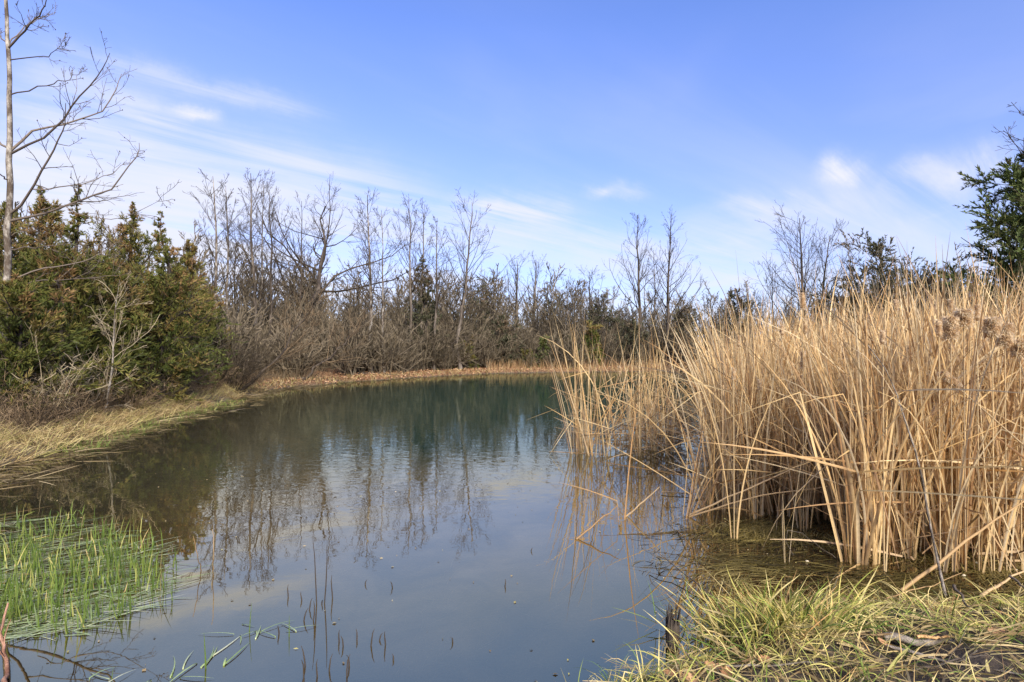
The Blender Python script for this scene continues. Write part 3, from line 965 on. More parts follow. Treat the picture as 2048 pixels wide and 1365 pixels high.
GB = 'dark cedars in the far wood'
far = dict(limbs=65, sub=7, spr=15, blade=0.18, width=0.050)
cedar('dark conical cedar with pointed top between the far bare trees', 842, 34.6, 510, 1.9, 121, 'cedar_dark', GB, limbs=85, sub=8, spr=22, blade=0.18, width=0.05)
cedar('dark cedar with blunt top right of the lone tall bare tree', 966, 41, 560, 2.6, 122, 'cedar_dark', GB, bulge=0.6, **far)
cedar('dark cedar low behind the centre of the far shore', 1098, 47, 596, 3.0, 123, 'cedar_dark', GB, bulge=0.55, **far)
cedar('dark cedar below the left tall bare tree behind the outer cattails', 1208, 44, 594, 2.4, 124, 'cedar_dark', GB, bulge=0.55, **far)
cedar('dark cedar below the right tall bare tree behind the outer cattails', 1372, 42, 625, 2.2, 125, 'cedar_dark', GB, bulge=0.55, **far)
cedar('small olive cedar bush at the far water edge under the lone tree', 928, 36.4, 688, 0.95, 126, 'cedar', GB, name='cedar_bush', bulge=0.5, limbs=45, sub=7, spr=14, blade=0.16, width=0.05)
cedar('rounded dark cedar bush right of the lone tree on the far shore', 1008, 38.2, 648, 1.35, 127, 'cedar_dark', GB, name='cedar_bush', bulge=0.45, limbs=55, sub=7, spr=14, blade=0.2, width=0.06)
cedar('small round green cedar bush near the middle of the far shore', 1086, 38.4, 682, 0.85, 128, 'cedar_green', GB, name='cedar_bush', bulge=0.5, limbs=45, sub=7, spr=14, blade=0.16, width=0.05)
cedar('low brown-green cedar bush left of the small round green one', 1054, 38.2, 706, 0.7, 129, 'cedar', GB, name='cedar_bush', bulge=0.45, limbs=40, sub=6, spr=14, blade=0.16, width=0.05)
cedar('green cedar bush just left of the outer cattail clump', 1186, 39.4, 655, 1.3, 130, 'cedar', GB, name='cedar_bush', bulge=0.5, limbs=50, sub=7, spr=14, blade=0.2, width=0.06)
cedar('dark cedar bush seen through the outer cattail tops', 1262, 40.0, 650, 1.6, 131, 'cedar_dark', GB, name='cedar_bush', bulge=0.5, **far)
cedar('small dark cedar bush between the far bushes near the outer clump', 1128, 39.2, 672, 1.0, 132, 'cedar_dark', GB, name='cedar_bush', bulge=0.5, limbs=45, sub=7, spr=14, blade=0.18, width=0.055)

GR = 'cedars behind the cattail stand'
cedar('dark ragged cedar between the fan-shaped tree and the right edge', 1756, 26, 484, 2.9, 141, 'cedar_dark', GR, limbs=85, sub=10, spr=18, blade=0.16, width=0.042, bulge=0.7, gap=0.25)
cedar('dark brown cedar mass left of the big green cedar', 1866, 24, 560, 3.0, 142, 'cedar_dark', GR, limbs=80, sub=10, spr=18, blade=0.16, width=0.042, bulge=0.5)
cedar('dark cedar behind the cattail tops at the left end of the stand', 1478, 33, 578, 1.5, 143, 'cedar_dark', GR, limbs=70, sub=8, spr=16, blade=0.17, width=0.048, bulge=0.6)
cedar('low dark cedar hidden among cattail tops below the fan-shaped tree', 1690, 27, 600, 2.1, 144, 'cedar_dark', GR, limbs=70, sub=9, spr=17, blade=0.17, width=0.045, bulge=0.5)
cedar('big green cedar with spreading tiers at the right picture edge', 2078, 15.5, 300, 2.6, 145, 'cedar_green', GR, limbs=100, sub=22, spr=36, blade=0.14, width=0.032, bulge=0.60, gap=0.22)


# ------------------------------------------------------------------ shrubs and thicket
def shrub_parts(rng, H, spread, stems=14, n2=9, n3=4, rad=0.014, up=0.05, wig=0.10, rmin=0.004, lean=(0, 0), light=False):
    az = rng.uniform(0, 2 * math.pi, stems)
    ln = H * rng.uniform(0.65, 1.1, stems)
    el = rng.uniform(0.0, spread, stems)
    d = np.stack([np.cos(az) * np.sin(el) + lean[0], np.sin(az) * np.sin(el) + lean[1], np.cos(el)], -1)
    d = unit(d)
    K = 7
    P = np.zeros((stems, K, 3))
    P[:, 0, 0] = rng.normal(0, 0.12 * H * 0.5, stems)
    P[:, 0, 1] = rng.normal(0, 0.12 * H * 0.5, stems)
    P[:, 0, 2] = -0.05
    for j in range(1, K):
        d = unit(d + rng.normal(0, wig, (stems, 3)) + np.array([lean[0] * 0.1, lean[1] * 0.1, -0.02]))
        P[:, j] = P[:, j - 1] + d * (ln / (K - 1))[:, None]
    R = (rad * rng.uniform(0.5, 1.2, stems))[:, None] * np.linspace(1, 0.3, K)[None]
    R = np.maximum(R, rmin)
    P2, R2 = spawn(P, R, n2, 0.15, 1.0, 0.7, 0.40, 4 if light else 5, up, 0.15, rng, 0.6, 0.4, 0.5)
    R2 = np.maximum(R2, rmin * 0.8)
    out = [flat_twigs(P, R, rng), flat_twigs(P2, R2, rng)] if light else [tubes(P, R, 4, rr(rng, stems)), tubes(P2, R2, 3, rr(rng, len(P2)))]
    if n3:
        P3, R3 = spawn(P2, R2, n3, 0.1, 1.0, 0.7, 0.42, 2 if light else 3, up, 0.15, rng, 0.7, 0.5, 0.4)
        out.append(flat_twigs(P3, np.maximum(R3, rmin * 0.7), rng))
    return out


def shrub(label, bx, Y, H, spread, seed, mat='twig_pale', group='bare shrubs on the left bank', X=None, **kw):
    rng = np.random.default_rng(seed)
    X = px_x(bx, Y) if X is None else X
    g = float(ground(np.array(X), np.array(Y)))
    parts = shrub_parts(rng, H, spread, **kw)
    r = root('bare_shrub', (X, Y, g), label, 'shrub', group)
    link('stem', make_mesh('stem', parts[:1], M[mat], True), r)
    link('twigs', make_mesh('twigs', parts[1:], M[mat], True), r)


shrub('pale bare shrub with arching twigs in front of the dark low cedar', 100, 11.0, 1.9, 0.95, 201, stems=9, wig=0.16, rad=0.013)
shrub('pale bare shrub spreading over the straw bank beside the sapling', 165, 11.8, 1.8, 1.1, 202, stems=9, wig=0.17, rad=0.012)
shrub('tan drooping bramble shrub at the left picture edge', 20, 10.2, 1.2, 0.95, 203, mat='twig_brown', stems=14, wig=0.15, rad=0.007, up=-0.05)
shrub('greyish bare shrub low at left, next to the drooping brambles', 62, 10.2, 1.2, 1.15, 204, mat='twig', stems=10, wig=0.15, rad=0.009)
shrub('grey bare shrub right of the sapling below the olive cedar', 285, 14.2, 1.3, 1.1, 205, mat='twig', stems=18, rad=0.010)
shrub('brown twiggy shrub on the bank below the rightmost tall cedar', 345, 16.4, 1.2, 1.0, 206, mat='twig_brown', stems=22, rad=0.009)
shrub('reddish-brown shrub on the bank at the end of the cedars', 405, 18.0, 1.5, 0.9, 207, mat='twig_brown', stems=24, rad=0.009)
shrub('grey-brown shrub overhanging the water where the straw bank ends', 470, 19.6, 2.0, 0.95, 208, mat='twig', stems=26, rad=0.011, lean=(0.25, -0.1))
shrub('dark brown tangle of twigs on the bank just left of the straw tip', 250, 13.0, 1.0, 1.1, 210, mat='twig_brown', stems=24, rad=0.007)
shrub('low grey-brown twigs on the bank under the spire-topped cedar', 185, 11.9, 0.8, 1.2, 211, mat='twig_brown', stems=22, rad=0.006)
shrub('ragged brown shrub at the far left, nearest the water', 60, 9.9, 0.8, 1.1, 212, mat='twig_brown', stems=24, rad=0.006)
shrub('low brown shrub between the pale shrub and the water', 120, 10.9, 0.9, 1.1, 209, mat='twig_brown', stems=20, rad=0.007)
bare_tree('thin straight pale sapling standing in the straw bank', 208, 12.1, 238, 560, 0.028, 38, 'sycamore', twig='twig_pale', name='sapling', crown0=0.22, n1=16, frac=0.42, ang=0.8, up=0.06, n2=5, n3=3, rmin=0.003, w1=0.14)


def merge_instances(protos, spots, rng):
    out = []
    for (X, Y, Z, sc, k) in spots:
        a = rng.uniform(0, 6.28)
        c, s = math.cos(a) * sc, math.sin(a) * sc
        Rm = np.array([[c, -s, 0], [s, c, 0], [0, 0, sc]])
        off = np.array([X, Y, Z])
        sh = rng.uniform(-0.25, 0.25)
        for V, F, A in protos[k]:
            out.append((V @ Rm.T + off, F, {'rnd': np.clip(A['rnd'] + sh, 0, 1), 't': A['t']}))
    return out


def scatter(rng, n, xr, yr, smin, smax, extra=None):
    pts = []
    tot = 0
    while tot < n:
        X = rng.uniform(*xr, 4000)
        Y = rng.uniform(*yr, 4000)
        s = signed(X, Y)
        ok = (s > smin) & (s < smax) & (np.abs(X) < Y * 0.97 + 2.5)
        if extra is not None:
            ok &= extra(X, Y, s)
        p = np.stack([X[ok], Y[ok]], -1)
        pts.append(p)
        tot += len(p)
    P = np.concatenate(pts)[:n]
    return P[:, 0], P[:, 1]


def build_thicket():
    rng = np.random.default_rng(5)
    protos = [shrub_parts(np.random.default_rng(300 + i), 1.0, 0.75, stems=16, n2=8, n3=3, rad=0.008, rmin=0.0042, wig=0.12, light=True) for i in range(8)]
    spots = []
    # brush on the left shore beyond the cedars and along the far shore
    X, Y = scatter(rng, 300, (-30, 24), (18.5, 58), 0.9, 12, lambda x, y, s: (x < 13) & (y > 18.5))
    G = ground(X, Y)
    S = signed(X, Y)
    for x, y, g, s in zip(X, Y, G, S):
        h = rng.uniform(1.6, 3.0) + 0.16 * min(s, 10)
        if x > -4:
            h = rng.uniform(1.2, 2.4) + 0.22 * min(s, 12)
        spots.append((x, y, g, h, rng.integers(8)))
    # brush behind the cattails on the right
    X, Y = scatter(rng, 60, (11, 40), (16, 48), 1.0, 14, lambda x, y, s: x > 11)
    for x, y, g in zip(X, Y, ground(X, Y)):
        spots.append((x, y, g, rng.uniform(1.8, 3.2), rng.integers(8)))
    me = make_mesh('brush_thicket', merge_instances(protos, spots, rng), M['thicket'])
    tag(link('brush_thicket', me), 'tangled grey-brown leafless brush massed along the far shore', 'brush', kind='stuff')
    # leafless wood behind
    tp = []
    for i in range(7):
        r2 = np.random.default_rng(400 + i)
        tr, cr = bare_tree_parts((0, 0, -0.01), (r2.normal(0, 0.04), 0, 1.0), 0.012, r2, crown0=0.16, n1=18, ang=0.75, frac=0.46, up=0.11, n2=6, n3=4, rmin=0.0020, decay=0.6, w1=0.14, light=True)
        tp.append(tr + cr)
    spots = []
    X, Y = scatter(rng, 310, (-42, 50), (24, 70), 2.5, 26)
    for x, y, g, s in zip(X, Y, ground(X, Y), signed(X, Y)):
        h = rng.uniform(4.0, 6.6) + 0.03 * s
        if x > 9:
            h *= 0.82
        spots.append((x, y, g, h, rng.integers(7)))
    me = make_mesh('leafless_wood', merge_instances(tp, spots, rng), M['thicket'])
    tag(link('leafless_wood', me), 'mass of small leafless grey trees forming the wood behind the pond', 'wood', kind='stuff')


build_thicket()


# ------------------------------------------------------------------ bank grasses and litter
def lay_on_ground(P, rng, lift=0.012):
    sh = P.shape
    g = np.maximum(ground(P[..., 0].ravel(), P[..., 1].ravel()).reshape(sh[:2]), 0.0)
    l = g + rng.uniform(0.2, 1.0, (sh[0], 1)) * lift * np.linspace(0.3, 2.0, sh[1])[None]
    P[..., 2] = np.maximum(P[..., 2], l)
    return P


def grass_object(name, X, Y, H, width, lean, curl, mat, rng, label, cat, K=5, az=None, azs=1.2, rnd=None, lift=0.02, kink=None, z=None, tips=0.08):
    n = len(X)
    Z = ground(X, Y) if z is None else z
    base = np.stack([X, Y, Z - 0.01], -1)
    a = rng.uniform(0, 2 * math.pi, n) if az is None else az + rng.normal(0, azs, n)
    tb = rng.uniform(0.25, 0.8, n)
    kk = np.where(rng.uniform(0, 1, n) < (kink or 0), rng.uniform(0.6, 1.6, n), 0)
    P = blade_paths(base, a, lean, H, curl, K, tb, kk, rng.normal(0, 0.5, n))
    P = lay_on_ground(P, rng, lift)
    s = np.linspace(0, 1, K + 1)
    W = width[:, None] * np.interp(s, [0, 0.25, 0.7, 1], [0.8, 1.0, 0.7, tips])[None]
    part = ribbons(P, W, rand_normal(rng, n, 0.6), rr(rng, n) if rnd is None else rnd)
    me = make_mesh(name, [part], mat)
    return tag(link(name, me), label, cat, kind='stuff')


def build_left_bank():
    rng = np.random.default_rng(21)
    # straw tussocks: blades flop towards the water (+x)
    cx, cy = scatter(rng, 640, (-13, -5.5), (5.5, 21), -0.12, 1.35, lambda x, y, s: rng.uniform(0, 1, len(x)) < np.clip(14 / y ** 1.1, 0.2, 1))
    per = 26
    X = np.repeat(cx, per) + rng.normal(0, 0.11, len(cx) * per)
    Y = np.repeat(cy, per) + rng.normal(0, 0.11, len(cx) * per)
    n = len(X)
    tone = np.repeat(rng.uniform(0.05, 1.0, len(cx)), per)
    rnd = np.clip(tone + rng.normal(0, 0.16, n), 0, 1)
    caz = np.repeat(rng.normal(-0.35, 1.2, len(cx)), per)
    grass_object('straw_grass', X, Y, rng.uniform(0.12, 0.40, n), rng.uniform(0.005, 0.011, n), rng.uniform(0.1, 1.1, n), rng.uniform(0.4, 1.9, n), M['straw'], rng,
                 'matted straw-coloured dead grass flopping along the left bank', 'grass', K=4, az=caz, azs=0.8, rnd=rnd, lift=0.10, kink=0.15)
    # brown weeds standing behind the straw
    X, Y = scatter(rng, 7000, (-15, -6), (7.5, 27), 0.55, 3.4, lambda x, y, s: x < -4)
    n = len(X)
    grass_object('dry_weeds', X, Y, rng.uniform(0.25, 0.75, n), rng.uniform(0.005, 0.011, n), rng.uniform(0.0, 0.5, n), rng.uniform(-0.2, 0.8, n), M['twig_brown'], rng,
                 'thin brown dead weeds standing along the top of the left bank', 'weeds', K=3)
    # thin green shoots in the shallows
    X, Y = scatter(rng, 900, (-10, -5.0), (9.0, 17.5), -0.75, -0.05)
    n = len(X)
    Z = np.full(n, -0.03)
    grass_object('shore_shoots', X, Y, rng.uniform(0.08, 0.2, n), rng.uniform(0.006, 0.011, n), rng.uniform(0, 0.6, n), rng.uniform(0, 0.9, n), M['green'], rng,
                 'thin green shoots growing in the shallows along the left bank', 'grass', K=3, z=Z, rnd=rng.uniform(0.3, 1.0, n))
    # drowned stems along the water edge
    X, Y = scatter(rng, 2600, (-10.5, -4.5), (5.0, 24), -1.15, 0.02, lambda x, y, s: rng.uniform(0, 1, len(x)) < np.exp(s * 2.4))
    n = len(X)
    a = rng.normal(0.2, 0.7, n)
    base = np.stack([X, Y, rng.uniform(-0.03, 0.02, n)], -1)
    P = blade_paths(base, a, np.full(n, 1.50) + rng.normal(0, 0.06, n), rng.uniform(0.15, 0.6, n), rng.normal(0.1, 0.1, n), 3)
    me = make_mesh('drowned_stems', [ribbons(P, np.tile([0.008, 0.009, 0.007, 0.002], (n, 1)), rand_normal(rng, n, 3.0), rr(rng, n))], M['drowned'])
    tag(link('drowned_stems', me), 'half-sunken dead stems floating along the left water edge', 'stems', kind='stuff')


def build_far_bank():
    rng = np.random.default_rng(22)
    X, Y = scatter(rng, 16000, (-14, 18), (21, 44), -0.05, 3.2, lambda x, y, s: rng.uniform(0, 1, len(x)) < np.exp(-np.maximum(s, 0) * 0.5))
    n = len(X)
    Z = ground(X, Y) + rng.uniform(0.0, 0.06, n)
    a = rng.uniform(0, 6.28, n)
    d = np.stack([np.cos(a), np.sin(a), rng.normal(0, 0.35, n)], -1)
    d = unit(d)
    sd = unit(np.cross(d, unit(np.stack([rng.normal(0, 0.5, n), rng.normal(0, 0.5, n), np.ones(n)], -1))))
    c = np.stack([X, Y, Z + 0.03], -1)
    l = rng.uniform(0.03, 0.065, n)[:, None]
    w = l * 0.6
    V = np.stack([c - d * l, c - sd * w, c + d * l, c + sd * w], 1).reshape(-1, 3)
    me = make_mesh('leaf_litter', [(V, np.arange(n * 4).reshape(-1, 4), {'rnd': np.repeat(rr(rng, n) * 0.95, 4), 't': np.full(n * 4, .5)})], M['litter'])
    tag(link('leaf_litter', me), 'rusty brown fallen leaves covering the far bank', 'leaves', kind='stuff')
    # tan grass tufts towards the right of the far bank
    X, Y = scatter(rng, 3200, (-1.5, 17), (33, 42.5), 0.3, 3.6)
    n = len(X)
    grass_object('tan_grass', X, Y, rng.uniform(0.2, 0.85, n), rng.uniform(0.010, 0.02, n), rng.uniform(0, 0.3, n), rng.uniform(0, 0.7, n), M['tangrass'], rng,
                 'tan upright grass along the far shore behind the outer cattails', 'grass', K=3)
    X, Y = scatter(rng, 3000, (-12, 17), (20, 42), -0.15, 0.6)
    n = len(X)
    grass_object('edge_grass', X, Y, rng.uniform(0.12, 0.35, n), rng.uniform(0.012, 0.022, n), rng.uniform(0, 0.8, n), rng.uniform(0.2, 1.4, n), M['straw'], rng,
                 'short dead grass fringing the far water edge', 'grass', K=3)
    # a fallen branch lying on the far-left water edge
    for (pts, Y0, lab) in (([(690, 745), (735, 742), (790, 738), (820, 748)], 29.2, 'pale fallen branch lying across the leaf-strewn far bank'),
                           ([(590, 772), (640, 765), (690, 762)], 25.4, 'dark fallen branch lying in the water at the far left corner')):
        Q = np.array([px(a, b, Y0 + i * 0.5) for i, (a, b) in enumerate(pts)])
        g = np.maximum(ground(Q[:, 0], Q[:, 1]), 0.0)
        Q[:, 2] = g + 0.05
        R = np.linspace(0.045, 0.012, len(Q))[None]
        P2, R2 = spawn(Q[None], R, 6, 0.3, 1, 0.7, 0.3, 4, 0.06, 0.1, rng, 0.6, 0.4)
        b = Q[0]
        r = root('fallen_branch', b, lab, 'branch')
        link('limb', make_mesh('limb', shift([tubes(Q[None], R, 6)], b), M['bark'], True), r)
        link('twigs', make_mesh('twigs', shift([tubes(P2, R2, 3)], b), M['twig'], True), r)


def build_near_grass():
    rng = np.random.default_rng(23)

    def near(x, y, s):
        return (x > 0.0) & (y > 1.6)
    # matted tussocks
    cx, cy = scatter(rng, 330, (0.05, 5.2), (1.7, 4.3), -0.06, 2.3, near)
    per = 34
    n = len(cx) * per
    X = np.repeat(cx, per) + rng.normal(0, 0.06, n)
    Y = np.repeat(cy, per) + rng.normal(0, 0.06, n)
    tone = np.repeat(np.clip(rng.normal(0.47, 0.24, len(cx)), 0, 1), per)
    rnd = np.clip(tone + rng.normal(0, 0.17, n), 0, 1)
    s = signed(X, Y)
    keep = s > -0.10
    # thin out the trampled soil in the corner
    bare = np.exp(-(((X - 2.05) / 0.75) ** 2 + ((Y - 2.66) / 0.22) ** 2)) + 0.8 * np.exp(-(((X - 3.0) / 0.5) ** 2 + ((Y - 3.05) / 0.16) ** 2))
    keep &= rng.uniform(0, 1, n) > 0.95 * bare
    X, Y, rnd = X[keep], Y[keep], rnd[keep]
    n = len(X)
    grass_object('bank_grass', X, Y, rng.uniform(0.06, 0.27, n), rng.uniform(0.0025, 0.0068, n), rng.uniform(0.1, 1.3, n), rng.uniform(0.3, 1.9, n), M['bankgrass'], rng,
                 'mixed green and straw grass matted over the near right bank', 'grass', K=6, rnd=rnd, lift=0.05, kink=0.2, az=rng.uniform(0, 6.28, n), azs=0.6)
    # the tall flopped tussock on the point
    n = 650
    X = 1.42 + rng.normal(0, 0.20, n)
    Y = 3.18 + rng.normal(0, 0.15, n)
    a = np.arctan2(Y - 3.35, X - 1.6) + rng.normal(0, 0.7, n)
    grass_object('point_tussock', X, Y, rng.uniform(0.12, 0.36, n), rng.uniform(0.004, 0.010, n), rng.uniform(0.05, 0.8, n), rng.uniform(0.5, 2.0, n), M['bankgrass'], rng,
                 'tall flopped tussock of yellow-green grass on the point of the near bank', 'grass', K=8, az=a, azs=0.3, rnd=np.clip(rng.beta(1.5, 1.7, n), 0, 0.92), lift=0.16)
    # straw and stalk litter between the tufts
    X, Y = scatter(rng, 3600, (0.1, 5.0), (1.7, 4.0), 0.05, 2.2, near)
    n = len(X)
    base = np.stack([X, Y, ground(X, Y) + rng.uniform(0.005, 0.05, n)], -1)
    P = blade_paths(base, rng.normal(0.15, 0.9, n) + np.where(rng.uniform(0, 1, n) < 0.5, 0, math.pi), rng.normal(1.5, 0.10, n), rng.uniform(0.06, 0.36, n), rng.normal(0.05, 0.25, n), 4)
    P = lay_on_ground(P, rng, 0.02)
    me = make_mesh('straw_litter', [ribbons(P, (0.002 + 0.012 * rng.uniform(0, 1, n) ** 2.5)[:, None] * np.array([[0.8, 1, 1, 0.9, 0.4]]), rand_normal(rng, n, 2.0), rr(rng, n))], M['straw'])
    tag(link('straw_litter', me), 'loose straw and stalk scraps strewn over the near bank soil', 'straw', kind='stuff')


build_left_bank()
build_far_bank()
build_near_grass()


# ------------------------------------------------------------------ cattails
LEAF_PROTOS = []
FAR_LEAVES = []


def leaf_protos():
    rng = np.random.default_rng(31)
    for i in range(48):
        K = 9
        kinked = rng.uniform() < 0.27
        P = blade_paths(np.zeros((1, 3)), np.array([0.0]), np.array([rng.uniform(-0.02, 0.10)]), np.array([1.0]),
                        np.array([abs(rng.normal(0.0, 0.28)) if rng.uniform() < 0.75 else rng.uniform(0.5, 1.3)]), K,
                        np.array([rng.uniform(0.35, 0.85)]), np.array([rng.uniform(0.7, 2.2) if kinked else 0.0]), np.array([rng.normal(0, 0.5)]))
        s = np.linspace(0, 1, K + 1)
        W = np.interp(s, [0, 0.1, 0.45, 0.8, 1], [1.5, 1.15, 1.0, 0.62, 0.06])[None] * 0.0068
        a = rng.uniform(0, 6.28)
        part = ribbons(P, W, np.array([[math.cos(a), math.sin(a), 0.0]]), rr(rng, 1), fold=0.22)
        LEAF_PROTOS.append(part)
        k = [0, 2, 4, 5, 6, 7, 8, 9]
        FAR_LEAVES.append(ribbons(P[:, k], W[:, k], np.array([[math.cos(a), math.sin(a), 0.0]]), np.zeros(1)))


leaf_protos()
LEAF_MESH = [make_mesh('leaf', [p], M['cattail']) for p in LEAF_PROTOS]


def seed_head_parts(rng, length, rad, fluff, K=9):
    """a weathered head on local +Z: lumpy body with shreds of down"""
    z = np.linspace(0, length, K)
    P = np.stack([rng.normal(0, rad * 0.12, K), rng.normal(0, rad * 0.12, K), z], -1)
    sides = 9
    a = np.arange(sides) / sides * 6.283
    r = rad * np.interp(np.linspace(0, 1, K), [0, 0.12, 0.85, 1], [0.25, 0.95, 0.9, 0.2])[:, None] * rng.uniform(0.75, 1.25, (K, sides))
    V = (P[:, None, :] + np.stack([np.cos(a)[None] * r, np.sin(a)[None] * r, np.zeros_like(r)], -1)).reshape(-1, 3)
    k = np.arange(K - 1)[:, None] * sides
    s = np.arange(sides)[None]
    s2 = (s + 1) % sides
    F = np.stack([k + s, k + s2, k + sides + s2, k + sides + s], -1).reshape(-1, 4)
    lump = np.repeat(rng.uniform(0.05, 0.75, K), sides)
    out = [(V, F, {'rnd': np.clip(lump + rng.normal(0, 0.05, len(V)), 0, 1), 't': np.full(len(V), 0.5)})]
    n = int(fluff)
    zz = rng.uniform(0, length, n)
    az = rng.uniform(0, 6.283, n)
    base = np.stack([np.cos(az) * rad * 0.7, np.sin(az) * rad * 0.7, zz], -1)
    pth = blade_paths(base, az + rng.normal(0, 0.5, n), rng.uniform(0.7, 2.1, n), rad * rng.uniform(0.4, 1.05, n), rng.normal(0.9, 0.8, n), 3)
    tuft = np.clip(np.sin(zz / length * 9 + az * 1.5) * 0.28 + 0.7 + rng.normal(0, 0.15, n), 0, 1)
    out.append(ribbons(pth, np.tile([0.002, 0.0035, 0.003, 0.001], (n, 1)) * (rad / 0.02) ** 0.5, rand_normal(rng, n, 0.8), tuft))
    return out


HEADS = []
for i in range(6):
    rg = np.random.default_rng(500 + i)
    HEADS.append(make_mesh('seed_head', seed_head_parts(rg, rg.uniform(0.10, 0.16), rg.uniform(0.013, 0.020), 450), M['seed']))
BIG_HEADS = []
for i in range(4):
    rg = np.random.default_rng(520 + i)
    BIG_HEADS.append(make_mesh('seed_head', seed_head_parts(rg, rg.uniform(0.12, 0.17), rg.uniform(0.034, 0.044), 2600), M['seed']))
sp = np.stack([np.zeros(6), np.zeros(6), np.linspace(0, 1, 6)], -1)[None]
STALK = make_mesh('flower_stalk', [tubes(sp, np.linspace(0.0055, 0.0035, 6)[None], 6, np.array([0.5]))], M['stalk'], True)


def cattail_plant(X, Y, H, rng, label, group, nl=6, tilt=None, splay=0.09, head=None, head_z=None, wide=1.0, head_tilt=0.0):
    """one cattail: an empty at its foot, every leaf, stalk and seed head a part of its own"""
    z = float(ground(np.array(X), np.array(Y))) - 0.02
    r = root('cattail', (X, Y, z), label, 'cattail', group)
    if tilt is None:
        tilt = (rng.normal(0, 0.07), rng.normal(0, 0.08))
    r.rotation_euler = (tilt[0], tilt[1], rng.uniform(0, 0.01))
    a0 = rng.uniform(0, 6.283)
    for i in range(nl):
        o = link('leaf', LEAF_MESH[rng.integers(len(LEAF_MESH))], r)
        a = a0 + i * math.pi + rng.normal(0, 0.5)
        o.location = (math.cos(a) * 0.012, math.sin(a) * 0.012, 0)
        el = abs(rng.normal(splay * 0.5, splay))
        h = H * rng.uniform(0.72, 1.05)
        o.rotation_euler = (0, el, a)
        ws = h * 0.75 * wide * rng.uniform(0.75, 1.25)
        w = wide * rng.uniform(0.6, 1.25)
        o.scale = (h * w, h * w, h)
    if head is not None:
        st = link('flower_stalk', STALK, r)
        hz = H * 0.82 if head_z is None else head_z
        st.scale = (1, 1, hz)
        ex = head_tilt
        st.rotation_euler = (0, ex, a0)
        d = Vector((math.sin(ex) * math.cos(a0), math.sin(ex) * math.sin(a0), math.cos(ex)))
        hd = link('seed_head', head, r, d * (hz - 0.01))
        hd.rotation_euler = (0, ex, a0)
    return r


def in_poly(x, y, poly):
    inside = np.zeros(x.shape, bool)
    n = len(poly)
    for i in range(n):
        ax, ay = poly[i]
        bx, by = poly[(i + 1) % n]
        if ay == by:
            continue
        cond = ((ay > y) != (by > y))
        inside ^= cond & (x < (bx - ax) * (y - ay) / (by - ay) + ax)
    return inside


STAND = [(2.02, 6.05), (2.30, 5.6), (3.05, 5.5), (2.75, 4.62), (3.2, 4.35), (4.3, 4.42), (6.3, 4.9), (9.0, 8.3), (9.6, 13.0), (6.6, 14.5),
         (4.6, 12.5), (3.6, 10.0), (2.95, 7.7)]
OUTER = [(1.00, 9.1), (1.5, 8.5), (2.15, 8.7), (2.75, 9.2), (3.6, 11.2), (2.6, 11.5), (1.3, 10.4)]


